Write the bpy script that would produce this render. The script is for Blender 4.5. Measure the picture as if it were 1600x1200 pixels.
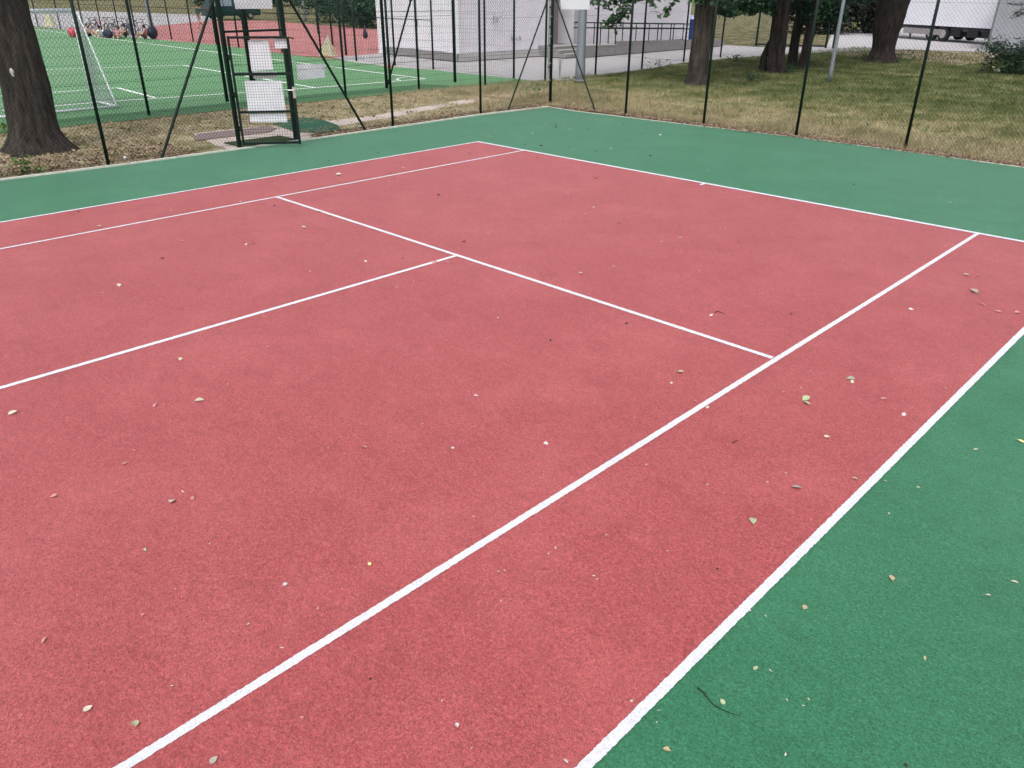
import bpy, bmesh, math, random
from mathutils import Vector, Matrix, noise
random.seed(7)
for o in list(bpy.data.objects): bpy.data.objects.remove(o)
S = bpy.context.scene; COL = S.collection
R = math.radians
# ------------------------------------------------------------ camera
CP = Vector((6.7256, -11.4077, 2.8453)); YAW, PIT, ROL, FPX = 0.774767, -0.472009, 0.003928, 1209.07
_f = Vector((-math.sin(YAW)*math.cos(PIT), math.cos(YAW)*math.cos(PIT), math.sin(PIT)))
_r = _f.cross(Vector((0, 0, 1))).normalized(); _u = _r.cross(_f)
_r2 = math.cos(ROL)*_r + math.sin(ROL)*_u; _u2 = -math.sin(ROL)*_r + math.cos(ROL)*_u
cam = bpy.data.cameras.new('camera'); co = bpy.data.objects.new('camera', cam); COL.objects.link(co)
co.matrix_world = Matrix(((_r2.x, _u2.x, -_f.x, CP.x), (_r2.y, _u2.y, -_f.y, CP.y), (_r2.z, _u2.z, -_f.z, CP.z), (0, 0, 0, 1)))
cam.sensor_fit = 'HORIZONTAL'; cam.sensor_width = 36; cam.lens = 36*FPX/1600; cam.clip_end = 2000; cam.clip_start = 0.05
S.camera = co
# ------------------------------------------------------------ sky and sun (bright overcast)
EL, AZ = R(56), R(150)      # brightest part of the overcast: high, behind the camera
W = bpy.data.worlds.new('World'); S.world = W; W.use_nodes = True
wn = W.node_tree.nodes; wl = W.node_tree.links
bg = wn['Background']; bg.inputs[1].default_value = 0.15
sky = wn.new('ShaderNodeTexSky'); sky.sky_type = 'NISHITA'; sky.sun_disc = False
sky.sun_elevation = EL; sky.sun_rotation = AZ; sky.dust_density = 4; sky.air_density = 1.0
hs = wn.new('ShaderNodeHueSaturation'); hs.inputs['Saturation'].default_value = 0.30
wl.new(sky.outputs[0], hs.inputs['Color']); wl.new(hs.outputs[0], bg.inputs[0])
sl = bpy.data.lights.new('sun', 'SUN'); sl.energy = 0.9; sl.angle = R(25); sl.color = (1, .97, .93)
so = bpy.data.objects.new('sun', sl); COL.objects.link(so)
sd = Vector((math.sin(AZ)*math.cos(EL), math.cos(AZ)*math.cos(EL), math.sin(EL)))
so.rotation_euler = sd.to_track_quat('Z', 'Y').to_euler()
S.view_settings.view_transform = 'Standard'; S.view_settings.look = 'None'
S.view_settings.exposure = 0.58; S.view_settings.gamma = 1

# ------------------------------------------------------------ helpers
def ray(px, py): return (_r2*((px-800)/FPX) + _u2*(-(py-600)/FPX) + _f)
def G(px, py, z=0.0):
    d = ray(px, py); t = (z-CP.z)/d.z; v = CP+d*t; v.z = z; return v
def PX(px, py, x): d = ray(px, py); return CP+d*((x-CP.x)/d.x)
def PY(px, py, y): d = ray(px, py); return CP+d*((y-CP.y)/d.y)
def PD(px, py, depth): return CP+ray(px, py)*depth
def scale_at(v): return FPX/((v-CP).dot(_f))      # photo pixels per metre there

def tag(o, label=None, cat=None, group=None, kind=None):
    if label: o['label'] = label
    if cat: o['category'] = cat
    if group: o['group'] = group
    if kind: o['kind'] = kind
    return o
def empty(name, loc, label=None, cat=None, group=None, rz=0):
    o = bpy.data.objects.new(name, None); COL.objects.link(o); o.location = loc; o.rotation_euler = (0, 0, rz)
    o.empty_display_size = .2
    return tag(o, label, cat, group)
def copy_tree(o, parent=None):
    c = o.copy(); COL.objects.link(c); c.parent = parent
    for ch in list(o.children): copy_tree(ch, c)
    return c

class MB:
    def __init__(s): s.v = []; s.f = []; s.m = []; s.cur = 0
    def face(s, idx): s.f.append(idx); s.m.append(s.cur)
    def add(s, vs, fs):
        b = len(s.v); s.v += [tuple(v) for v in vs]
        for f in fs: s.face([b+i for i in f])
    def box(s, c, size, rz=0, M=None):
        hx, hy, hz = size[0]/2, size[1]/2, size[2]/2; cs, sn = math.cos(rz), math.sin(rz); vs = []
        for z in (-hz, hz):
            for x, y in ((-hx, -hy), (hx, -hy), (hx, hy), (-hx, hy)):
                v = Vector((x*cs-y*sn, x*sn+y*cs, z))
                if M: v = M @ Vector((x, y, z))
                vs.append((c[0]+v.x, c[1]+v.y, c[2]+v.z))
        s.add(vs, [(3, 2, 1, 0), (4, 5, 6, 7), (0, 1, 5, 4), (1, 2, 6, 5), (2, 3, 7, 6), (3, 0, 4, 7)])
    def tube(s, pts, rad, n=8, cap=True):
        pts = [Vector(p) for p in pts]
        if not isinstance(rad, (list, tuple)): rad = [rad]*len(pts)
        b = len(s.v); up = None
        for i, p in enumerate(pts):
            d = (pts[min(i+1, len(pts)-1)]-pts[max(i-1, 0)]).normalized()
            if up is None: up = Vector((0, 0, 1)) if abs(d.z) < .9 else Vector((1, 0, 0))
            a = d.cross(up).normalized(); c = a.cross(d); up = c
            for k in range(n):
                t = 2*math.pi*k/n; q = p+(a*math.cos(t)+c*math.sin(t))*rad[i]; s.v.append(tuple(q))
        for i in range(len(pts)-1):
            for k in range(n):
                k2 = (k+1) % n; s.face([b+i*n+k, b+i*n+k2, b+(i+1)*n+k2, b+(i+1)*n+k])
        if cap:
            s.face([b+k for k in range(n)][::-1]); s.face([b+(len(pts)-1)*n+k for k in range(n)])
    def wire(s, a, b_, r): s.tube([a, b_], r, 3, False)
    def ell(s, c, rad, nu=12, nv=8, M=None):
        vs = []; fs = []
        for j in range(nv+1):
            ph = math.pi*j/nv
            for i in range(nu):
                t = 2*math.pi*i/nu; v = Vector((rad[0]*math.sin(ph)*math.cos(t), rad[1]*math.sin(ph)*math.sin(t), rad[2]*math.cos(ph)))
                if M: v = M @ v
                vs.append((c[0]+v.x, c[1]+v.y, c[2]+v.z))
        for j in range(nv):
            for i in range(nu):
                i2 = (i+1) % nu; fs.append((j*nu+i, (j+1)*nu+i, (j+1)*nu+i2, j*nu+i2))
        s.add(vs, fs)
    def build(s, name, mats, parent=None, smooth=False):
        me = bpy.data.meshes.new(name); me.from_pydata(s.v, [], s.f)
        if not isinstance(mats, (list, tuple)): mats = [mats]
        for m in mats: me.materials.append(m)
        if len(mats) > 1: me.polygons.foreach_set('material_index', s.m)
        if smooth: me.polygons.foreach_set('use_smooth', [True]*len(s.f))
        me.update(); o = bpy.data.objects.new(name, me); COL.objects.link(o)
        if parent: o.parent = parent
        return o
def poly(name, pts, z, mat, kind='structure', sub=None):
    """a level sheet from an outline, triangulated"""
    bm = bmesh.new(); vs = [bm.verts.new((p[0], p[1], z)) for p in pts]; bm.faces.new(vs)
    bmesh.ops.triangulate(bm, faces=bm.faces[:]); bmesh.ops.recalc_face_normals(bm, faces=bm.faces[:])
    for f in bm.faces:
        if f.normal.z < 0: f.normal_flip()
    me = bpy.data.meshes.new(name); bm.to_mesh(me); bm.free(); me.materials.append(mat)
    o = bpy.data.objects.new(name, me); COL.objects.link(o); o['kind'] = kind; return o
def rough(pts, step, amp, seed=0, closed=True):
    """break an outline into small steps with an uneven edge"""
    out = []; n = len(pts)
    for i in range(n if closed else n-1):
        a, b = Vector(pts[i][:2]), Vector(pts[(i+1) % n][:2]); L = (b-a).length; k = max(1, int(L/step)); d = (b-a)/max(L, 1e-6); nn = Vector((-d.y, d.x))
        for j in range(k):
            q = a+(b-a)*(j/k); w = noise.noise(Vector((q.x*.9/step*.3, q.y*.9/step*.3, seed)))+.5*noise.noise(Vector((q.x/step, q.y/step, seed+9)))
            out.append(q+nn*w*amp)
    if not closed: out.append(Vector(pts[-1][:2]))
    return out

# ------------------------------------------------------------ materials
def mat(name, col, rough_=.7, metal=0, spec=.4, noise_=None, bump=None, sheen=0, col2=None, trans=0):
    """noise_ = (scale, amount); col2 = second colour the noise mixes to; bump = (scale, strength, distance)"""
    m = bpy.data.materials.new(name); m.use_nodes = True; nt = m.node_tree; b = nt.nodes['Principled BSDF']
    b.inputs['Base Color'].default_value = (*col, 1); b.inputs['Roughness'].default_value = rough_; b.inputs['Metallic'].default_value = metal
    b.inputs['Specular IOR Level'].default_value = spec
    if sheen: b.inputs['Sheen Weight'].default_value = sheen; b.inputs['Sheen Roughness'].default_value = .4
    tc = nt.nodes.new('ShaderNodeNewGeometry')
    if noise_:
        nz = nt.nodes.new('ShaderNodeTexNoise'); nz.inputs['Scale'].default_value = noise_[0]; nz.inputs['Detail'].default_value = 9; nz.inputs['Roughness'].default_value = .78
        nt.links.new(tc.outputs['Position'], nz.inputs['Vector'])
        mr = nt.nodes.new('ShaderNodeMapRange'); mr.inputs[1].default_value = .32; mr.inputs[2].default_value = .68
        nt.links.new(nz.outputs['Fac'], mr.inputs[0])
        mx = nt.nodes.new('ShaderNodeMix'); mx.data_type = 'RGBA'
        c2 = col2 or tuple(c*(1-noise_[1]) for c in col)
        mx.inputs['A'].default_value = (*col, 1); mx.inputs['B'].default_value = (*c2, 1)
        nt.links.new(mr.outputs[0], mx.inputs['Factor']); nt.links.new(mx.outputs['Result'], b.inputs['Base Color'])
    if bump:
        n2 = nt.nodes.new('ShaderNodeTexNoise'); n2.inputs['Scale'].default_value = bump[0]; n2.inputs['Detail'].default_value = 5
        nt.links.new(tc.outputs['Position'], n2.inputs['Vector'])
        bp = nt.nodes.new('ShaderNodeBump'); bp.inputs['Strength'].default_value = bump[1]; bp.inputs['Distance'].default_value = bump[2]
        nt.links.new(n2.outputs['Fac'], bp.inputs['Height']); nt.links.new(bp.outputs[0], b.inputs['Normal'])
    return m
def turf_mat(name, base, dark, light, seed, speck=.5, grain=1.0):
    """sand-filled carpet: fibres, trodden blotches, sand flecks"""
    m = bpy.data.materials.new(name); m.use_nodes = True; nt = m.node_tree; N = nt.nodes; L = nt.links; b = N['Principled BSDF']
    geo = N.new('ShaderNodeNewGeometry'); off = N.new('ShaderNodeVectorMath'); off.operation = 'ADD'; off.inputs[1].default_value = (seed*3.1, seed*1.7, 0)
    L.new(geo.outputs['Position'], off.inputs[0]); P = off.outputs[0]
    def nz(scale, det, rgh, vec=P, dist=0):
        n = N.new('ShaderNodeTexNoise'); n.inputs['Scale'].default_value = scale; n.inputs['Detail'].default_value = det; n.inputs['Roughness'].default_value = rgh; n.inputs['Distortion'].default_value = dist
        L.new(vec, n.inputs['Vector']); return n.outputs['Fac']
    def mr(x, a, c, d=0., e=1.):
        n = N.new('ShaderNodeMapRange'); n.inputs[1].default_value = a; n.inputs[2].default_value = c; n.inputs[3].default_value = d; n.inputs[4].default_value = e; L.new(x, n.inputs[0]); return n.outputs[0]
    def mix(a, c, f, mode='MIX'):
        n = N.new('ShaderNodeMix'); n.data_type = 'RGBA'; n.blend_type = mode
        for k, v in (('A', a), ('B', c)):
            if isinstance(v, tuple): n.inputs[k].default_value = (*v, 1)
            else: L.new(v, n.inputs[k])
        if isinstance(f, float): n.inputs['Factor'].default_value = f
        else: L.new(f, n.inputs['Factor'])
        return n.outputs['Result']
    st = N.new('ShaderNodeMapping'); st.inputs['Scale'].default_value = (1, 1.5, 1); st.inputs['Rotation'].default_value = (0, 0, .5); L.new(P, st.inputs[0])
    def cells(scale):                                   # tufts of the pile, each its own shade
        v = N.new('ShaderNodeTexVoronoi'); v.inputs['Scale'].default_value = scale; L.new(st.outputs[0], v.inputs['Vector'])
        q = N.new('ShaderNodeSeparateColor'); L.new(v.outputs['Color'], q.inputs[0]); return q.outputs[0]
    c = mix(mix(dark, light, mr(nz(60, 3, .6), .3, .7)), base, .62)
    c = mix(c, dark, mr(nz(2.3, 9, .76, st.outputs[0], .5), .51, .74, 0, .46))     # trodden blotches
    c = mix(c, light, mr(nz(.9, 7, .66), .46, .74, 0, .34))
    c = mix(c, light, mr(nz(7, 9, .82, st.outputs[0], .9), .53, .70, 0, .42))
    c = mix(c, dark, mr(nz(17, 7, .85, st.outputs[0]), .52, .70, 0, .30))
    def op(k, a_, b_):
        n = N.new('ShaderNodeMath'); n.operation = k
        for i_, v_ in enumerate((a_, b_)):
            if isinstance(v_, (int, float)): n.inputs[i_].default_value = v_
            else: L.new(v_, n.inputs[i_])
        return n.outputs[0]
    g_ = op('ADD', op('ADD', op('MULTIPLY', cells(300), .60*grain), op('MULTIPLY', cells(180), .56*grain)), op('ADD', op('MULTIPLY', cells(90), .24*grain), op('MULTIPLY', cells(45), .13*grain)))
    hv = N.new('ShaderNodeHueSaturation'); L.new(c, hv.inputs['Color']); L.new(op('ADD', g_, 1-.765*grain), hv.inputs['Value']); c = hv.outputs[0]
    vo = N.new('ShaderNodeTexVoronoi'); vo.inputs['Scale'].default_value = 30; L.new(P, vo.inputs['Vector'])
    sp = N.new('ShaderNodeMath'); sp.operation = 'MULTIPLY'; L.new(mr(vo.outputs['Distance'], .05, .13, 1, 0), sp.inputs[0])
    sep = N.new('ShaderNodeSeparateColor'); L.new(vo.outputs['Color'], sep.inputs[0]); L.new(mr(sep.outputs[0], .93, .97), sp.inputs[1])
    s2 = N.new('ShaderNodeMath'); s2.operation = 'MULTIPLY'; s2.inputs[1].default_value = speck; L.new(sp.outputs[0], s2.inputs[0])
    c = mix(c, (.62, .45, .40), s2.outputs[0])
    L.new(c, b.inputs['Base Color']); b.inputs['Roughness'].default_value = .55; b.inputs['Specular IOR Level'].default_value = .32
    b.inputs['Sheen Weight'].default_value = .15; b.inputs['Sheen Roughness'].default_value = .35
    bp = N.new('ShaderNodeBump'); bp.inputs['Strength'].default_value = .6; bp.inputs['Distance'].default_value = .008
    L.new(nz(110, 5, .85, st.outputs[0]), bp.inputs['Height']); L.new(bp.outputs[0], b.inputs['Normal'])
    return m
M = {}
M['red'] = turf_mat('red_turf', (.355, .062, .066), (.20, .024, .028), (.52, .140, .145), 1)
M['green'] = turf_mat('green_turf', (.023, .152, .070), (.007, .080, .034), (.068, .25, .138), 5, .35)
M['line'] = turf_mat('line_turf', (.68, .68, .73), (.50, .53, .64), (.78, .77, .80), 3, 0, .50)
M['pitch'] = mat('football_turf', (.046, .205, .052), .6, noise_=(5, 0), col2=(.105, .30, .10), bump=(60, .5, .02), sheen=.2)
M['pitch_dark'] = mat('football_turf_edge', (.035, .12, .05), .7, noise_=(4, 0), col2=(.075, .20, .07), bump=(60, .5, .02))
M['pitchline'] = mat('pitch_line', (.88, .92, .88), .6)
M['tartan'] = mat('red_sports_ground', (.42, .14, .14), .8, noise_=(1.5, 0), col2=(.50, .22, .21), bump=(40, .3, .01))
M['paving'] = mat('paving', (.47, .45, .46), .8, noise_=(1.8, 0), col2=(.38, .36, .37), bump=(50, .3, .008))
M['path'] = mat('sandy_path', (.66, .57, .53), .9, noise_=(14, 0), col2=(.50, .41, .36), bump=(70, .7, .02))
M['kerb'] = mat('kerb_concrete', (.66, .66, .60), .85, noise_=(9, 0), col2=(.40, .40, .34), bump=(80, .5, .01))
M['conc'] = mat('grey_concrete', (.33, .31, .31), .85, noise_=(5, 0), col2=(.19, .18, .18), bump=(60, .4, .01))
M['concl'] = mat('pale_concrete', (.5, .48, .48), .85, noise_=(6, 0), col2=(.4, .38, .38), bump=(60, .4, .01))
M['earth'] = mat('bare_earth', (.42, .31, .25), .95, noise_=(3, 0), col2=(.27, .22, .13), bump=(40, .6, .02))
M['litter'] = mat('leaf_litter', (.46, .36, .26), .95, noise_=(5, 0), col2=(.13, .10, .065), bump=(30, 1, .04))
M['meadow'] = mat('dry_meadow', (.36, .31, .18), .95, noise_=(.7, 0), col2=(.09, .13, .05), bump=(4, .8, .2))
M['dgreen'] = mat('dark_green_paint', (.003, .015, .012), .5, spec=.25, noise_=(9, .4))
M['dgreenw'] = mat('dark_green_wire', (.004, .014, .013), .8, spec=.15)
M['grid'] = mat('dark_grid_wire', (.004, .012, .014), .8, spec=.15)
M['wall'] = mat('grey_boarded_wall', (.78, .74, .80), .7, noise_=(2.0, 0), col2=(.70, .67, .73))
M['white'] = mat('white_trim', (.8, .79, .82), .6, noise_=(5, .1))
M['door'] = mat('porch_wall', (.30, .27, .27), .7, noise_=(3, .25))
M['board'] = mat('white_board', (.88, .88, .93), .45, noise_=(6, 0), col2=(.74, .74, .82))
M['galv'] = mat('galvanised_steel', (.33, .36, .42), .45, .55, noise_=(12, .3))
M['steel'] = mat('bright_steel', (.55, .53, .52), .35, .8)
M['goal'] = mat('goal_paint', (.82, .86, .90), .45, noise_=(8, .15))
M['net'] = mat('goal_net_cord', (.42, .46, .48), .8)
M['bark'] = mat('grey_bark', (.085, .066, .058), .95, noise_=(7, 0), col2=(.030, .026, .027), bump=(22, 1, .08))
M['barkd'] = mat('dark_bark', (.052, .038, .036), .95, noise_=(6, 0), col2=(.018, .016, .018), bump=(18, 1, .05))
def leafm(n, a, b_, sc=2.0):
    m = mat(n, a, .55, noise_=(sc, 0), col2=b_, spec=.3); b = m.node_tree.nodes['Principled BSDF']
    b.inputs['Subsurface Weight'].default_value = 0; return m
M['leaf'] = leafm('leaf_green', (.075, .155, .062), (.030, .085, .040), 3)
M['leafd'] = leafm('leaf_dark', (.022, .060, .030), (.010, .030, .020), 2)
M['leafb'] = leafm('leaf_bush', (.040, .085, .040), (.012, .036, .020), 3)
M['needle'] = leafm('leaf_spray', (.045, .10, .055), (.03, .06, .04), 3)
M['hedge'] = leafm('leaf_hedge', (.045, .11, .055), (.012, .045, .03), .7)
M['leafh'] = leafm('leaf_hedge_dark', (.020, .026, .018), (.016, .012, .014), 2)
M['weed'] = leafm('leaf_weed', (.16, .24, .06), (.07, .13, .03), 9)
M['black'] = mat('black_plastic', (.012, .013, .016), .5)
M['rubber'] = mat('tyre_rubber', (.015, .015, .015), .8)
M['bluebin'] = mat('blue_plastic', (.018, .055, .22), .4, noise_=(5, .2))
M['binlid'] = mat('pale_blue_lid', (.5, .55, .75), .35)
M['mat_olive'] = mat('olive_mat', (.045, .075, .022), .95, noise_=(30, .4), bump=(120, 1, .01))
M['mat_green'] = mat('green_mat', (.030, .13, .075), .9, noise_=(20, .35), bump=(120, .7, .01))
M['mat_brown'] = mat('brown_slab', (.27, .205, .195), .9, noise_=(10, .25), bump=(90, .5, .01))
M['carpaint'] = mat('dark_green_car_paint', (.012, .045, .045), .25, .2)
M['glass'] = mat('car_glass', (.25, .32, .36), .1, .3)
M['truck'] = mat('white_trailer_paint', (.78, .78, .84), .35, noise_=(1.2, 0), col2=(.70, .70, .77))
M['greywall'] = mat('grey_render', (.29, .30, .34), .8, noise_=(1.5, 0), col2=(.24, .25, .28), bump=(20, .3, .01))
M['frame_dark'] = mat('underframe', (.10, .10, .11), .7)
M['cream'] = mat('cream_net', (.70, .68, .45), .8, noise_=(12, .3))
M['bagdark'] = mat('dark_bag', (.02, .02, .045), .6)
M['bagred'] = mat('red_bag', (.62, .06, .10), .5, noise_=(12, .3))
M['skin'] = mat('skin', (.50, .28, .20), .5); M['hair'] = mat('hair', (.03, .02, .015), .6)
M['pale'] = mat('flaking_pale_paint', (.68, .67, .64), .8, noise_=(14, 0), col2=(.12, .12, .11))
M['graf'] = mat('graffiti', (.26, .24, .30), .8)

# ------------------------------------------------------------ ground sheets
def grass_ground():
    m = bpy.data.materials.new('park_grass_ground'); m.use_nodes = True; nt = m.node_tree; N = nt.nodes; L = nt.links; b = N['Principled BSDF']
    geo = N.new('ShaderNodeNewGeometry')
    def nz(s, d=6, r=.65):
        n = N.new('ShaderNodeTexNoise'); n.inputs['Scale'].default_value = s; n.inputs['Detail'].default_value = d; n.inputs['Roughness'].default_value = r; L.new(geo.outputs['Position'], n.inputs['Vector']); return n.outputs['Fac']
    sx = N.new('ShaderNodeSeparateXYZ'); L.new(geo.outputs['Position'], sx.inputs[0])
    dr = N.new('ShaderNodeMapRange'); dr.inputs[1].default_value = 5.4; dr.inputs[2].default_value = 14; dr.inputs[3].default_value = .16; dr.inputs[4].default_value = -.08; L.new(sx.outputs['Y'], dr.inputs[0])
    ad = N.new('ShaderNodeMath'); ad.operation = 'ADD'; L.new(nz(.8, 12, .82), ad.inputs[0]); L.new(dr.outputs[0], ad.inputs[1])
    cr = N.new('ShaderNodeValToRGB'); e = cr.color_ramp.elements; e[0].position = .36; e[0].color = (.088, .125, .042, 1); e[1].position = .66; e[1].color = (.62, .53, .34, 1)
    k = e.new(.50); k.color = (.265, .275, .125, 1)
    L.new(ad.outputs[0], cr.inputs[0])
    mx = N.new('ShaderNodeMix'); mx.data_type = 'RGBA'; mx.blend_type = 'MULTIPLY'; mx.inputs['B'].default_value = (.45, .42, .36, 1)
    mr = N.new('ShaderNodeMapRange'); mr.inputs[1].default_value = .42; mr.inputs[2].default_value = .7; L.new(nz(9, 9, .85), mr.inputs[0])
    L.new(mr.outputs[0], mx.inputs['Factor']); L.new(cr.outputs[0], mx.inputs['A']); L.new(mx.outputs['Result'], b.inputs['Base Color'])
    b.inputs['Roughness'].default_value = .95; b.inputs['Specular IOR Level'].default_value = .1
    bp = N.new('ShaderNodeBump'); bp.inputs['Strength'].default_value = 1; bp.inputs['Distance'].default_value = .05; L.new(nz(22, 5, .8), bp.inputs['Height']); L.new(bp.outputs[0], b.inputs['Normal'])
    return m
M['grass'] = grass_ground()
def ramp_mat(name, stops, scale, rgh=.85, bmp=.05, stretch=(1, 1, 1), bsc=None):
    m = bpy.data.materials.new(name); m.use_nodes = True; nt = m.node_tree; N = nt.nodes; L = nt.links; b = N['Principled BSDF']; geo = N.new('ShaderNodeNewGeometry')
    mp = N.new('ShaderNodeMapping'); mp.inputs['Scale'].default_value = stretch; L.new(geo.outputs['Position'], mp.inputs[0])
    n = N.new('ShaderNodeTexNoise'); n.inputs['Scale'].default_value = scale; n.inputs['Detail'].default_value = 12; n.inputs['Roughness'].default_value = rgh; L.new(mp.outputs[0], n.inputs['Vector'])
    cr = N.new('ShaderNodeValToRGB'); e = cr.color_ramp.elements; e[0].position, e[0].color = stops[0][0], (*stops[0][1], 1); e[1].position, e[1].color = stops[-1][0], (*stops[-1][1], 1)
    for p_, c_ in stops[1:-1]: k = e.new(p_); k.color = (*c_, 1)
    L.new(n.outputs['Fac'], cr.inputs[0]); L.new(cr.outputs[0], b.inputs['Base Color']); b.inputs['Roughness'].default_value = .92; b.inputs['Specular IOR Level'].default_value = .15
    n2 = N.new('ShaderNodeTexNoise'); n2.inputs['Scale'].default_value = bsc or scale*3; n2.inputs['Detail'].default_value = 8; n2.inputs['Roughness'].default_value = .8; L.new(mp.outputs[0], n2.inputs['Vector'])
    bp = N.new('ShaderNodeBump'); bp.inputs['Strength'].default_value = 1; bp.inputs['Distance'].default_value = bmp; L.new(n2.outputs['Fac'], bp.inputs['Height']); L.new(bp.outputs[0], b.inputs['Normal']); return m
M['litter'] = ramp_mat('leaf_litter', [(.34, (.09, .06, .042)), (.43, (.17, .18, .070)), (.50, (.36, .30, .18)), (.57, (.50, .43, .30)), (.68, (.72, .63, .52))], 1.3)
M['meadow'] = ramp_mat('dry_meadow', [(.38, (.030, .050, .024)), (.46, (.12, .14, .055)), (.53, (.29, .25, .14)), (.61, (.50, .38, .28))], .9, .85, .3)
M['bark'] = ramp_mat('grey_bark', [(.30, (.018, .015, .015)), (.46, (.055, .046, .042)), (.58, (.095, .078, .070)), (.74, (.15, .125, .11))], 9, .72, .10, (1, 1, .20), 16)
M['barkd'] = ramp_mat('dark_bark', [(.30, (.010, .009, .010)), (.48, (.035, .027, .026)), (.60, (.062, .045, .042)), (.76, (.11, .08, .07))], 8, .72, .10, (1, 1, .20), 14)
poly('ground', [(-900, -500), (500, -500), (500, 900), (-900, 900)], -.05, M['grass'])
KL = [(-70, 291), (0, 282.5), (200, 257.5), (480, 219.5), (748, 180.5), (857, 167.5)]
KR = [(857, 167.5), (900, 174), (1100, 198), (1240, 214), (1415, 237), (1600, 262), (1760, 284)]
kl = [G(*q) for q in KL]; kr = [G(*q) for q in KR]
kl[-1] = kr[0] = Vector((-8.0, 5.05, 0))
kl = [Vector((-8.55, -26, 0))]+kl; kr = kr+[Vector((10.5, 4.9, 0))]
poly('court_surround', [v for v in kl]+[v for v in kr[1:]]+[Vector((10.5, -26, 0))], 0, M['green'])
poly('court_surface', [(-5.46, 0), (5.46, 0), (5.46, -23.7), (-5.46, -23.7)], .004, M['red'])
# kerb: concrete edging set round the carpet
def strip(path, w0, w1, z0, z1, mb, seg=1.0, gap=.006):
    for i in range(len(path)-1):
        a, b = Vector(path[i][:2]), Vector(path[i+1][:2]); L = (b-a).length; k = max(1, round(L/seg)); d = (b-a).normalized(); n = Vector((-d.y, d.x))
        for j in range(k):
            p = a+(b-a)*(j/k)+d*gap; q = a+(b-a)*((j+1)/k)-d*gap; t = random.uniform(-.004, .004); u = random.uniform(-.003, .004)
            vs = []
            for z in (z0, z1+u):
                for s_ in ((p, w0), (p, w1), (q, w1), (q, w0)): r_ = s_[0]+n*(s_[1]+t); vs.append((r_.x, r_.y, z))
            mb.add(vs, [(0, 1, 2, 3), (7, 6, 5, 4), (0, 4, 5, 1), (1, 5, 6, 2), (2, 6, 7, 3), (3, 7, 4, 0)])
mb = MB(); strip(kl, 0, .065, -.2, .026, mb); strip(kr, .0, .045, -.2, .006, mb); tag(mb.build('kerb', M['kerb']), kind='structure')

# white lines: hand-laid, edges a little uneven
def line(mb, a, b, w, z, jit=.0024, bow=0):
    a, b = Vector(a), Vector(b); L = (b-a).length; k = max(2, int(L/.012)); d = (b-a).normalized(); n = Vector((-d.y, d.x)); base = len(mb.v)
    for i in range(k+1):
        t = i/k; p = a+(b-a)*t+n*(bow*4*t*(1-t)+.007*noise.noise(Vector((t*L*.25, a.x, a.y))))
        for s_ in (-1, 1): q = p+n*(s_*(w/2+random.uniform(-jit, jit))); mb.v.append((q.x, q.y, z))
    for i in range(k): mb.face([base+2*i, base+2*i+2, base+2*i+3, base+2*i+1][::-1])
mb = MB(); Z = .008; NY = -11.885
line(mb, (-5.485, .0), (5.485, .0), .075, Z)
for x, w in ((-5.455, .05), (5.463, .052), (-4.115, .046), (4.124, .050)): line(mb, (x, -.0385), (x, 2*NY+.03), w, Z)
line(mb, (-4.088, -5.485), (4.085, -5.485), .055, Z)
line(mb, (0, -5.515), (0, 2*NY+5.515), .055, Z); line(mb, (0, -.0385), (0, -.16), .055, Z)
tag(mb.build('court_lines', M['line']), kind='structure')

# strip between the two fences, path, mats' paved pad
kin = [Vector(v[:2])+Vector((-.06, 0)) for v in kl]
poly('leaf_litter_ground', [(-8.62, -26), (-8.4, -8.2), (-8.24, -6.1), (-8.2, -2.4), (-8.3, 2.6), (-8.1, 5.2), (-8.5, 7), (-10.5, 8.8), (-12.9, 10.2), (-13.3, 7.7), (-13.8, -.8), (-13.9, -26)], -.040, M['litter'])
pc = [G(x, y) for x, y in ((478, 196), (520, 190), (560, 185), (610, 177), (660, 168), (720, 158), (780, 148), (825, 140))]
lft = []; rgt = []
for i, v in enumerate(pc):
    d = (pc[min(i+1, 7)]-pc[max(i-1, 0)]).normalized(); n = Vector((-d.y, d.x, 0)); w = (.42, .42, .33, .29, .28, .3, .36, .4)[i]; lft.append(v+n*w); rgt.append(v-n*w)
poly('path', rough(lft+rgt[::-1], .12, .09, 3), -.036, M['path'])
poly('gate_pavement', rough([G(x, y) for x, y in ((300, 206), (342, 201), (440, 193), (500, 196), (475, 222), (455, 223), (372, 233), (362, 233), (335, 224))], .12, .04, 5), -.0325, M['path'])
# football pitch and beyond
tp = [(-13.72, -40), (-13.72, -.9), (-13.2, 7.8), (-12.85, 9.9)]+[tuple(G(x, y)[:2]) for x, y in ((832, 124), (672, 107.5), (600, 102), (548, 95), (480, 88), (420, 80), (340, 69), (245, 61), (140, 52), (60, 42))]+[(-110, 13), (-110, -40)]
poly('football_pitch', tp, -.030, M['pitch'])
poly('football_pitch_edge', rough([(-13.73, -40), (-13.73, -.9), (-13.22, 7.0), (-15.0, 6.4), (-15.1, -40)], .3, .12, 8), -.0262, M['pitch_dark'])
mb = MB()
def pline(*q, w=.12):
    for a, b in zip(q[:-1], q[1:]): line(mb, a, b, w, -.021, .004)
pline((-17.7, -14), (-17.6, -3.2), (-16.5, 3.1), (-16.2, 7.5)); pline((-16.2, 7.54), (-30, 8.05), (-64, 9.35), (-80, 9.9))
pline((-29.1, -14), (-29.0, -1), (-27.3, 3.72)); pline((-27.3, 3.72), (-16.55, 3.15))
pline((-21.3, -10), (-20.83, -1.42)); pline((-20.83, -1.42), (-17.5, -1.62))
pline(*[(-16.2-.95*math.cos(t), 7.45-.95*math.sin(t)) for t in (0, .4, .8, 1.2, 1.5)], w=.08)
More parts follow.
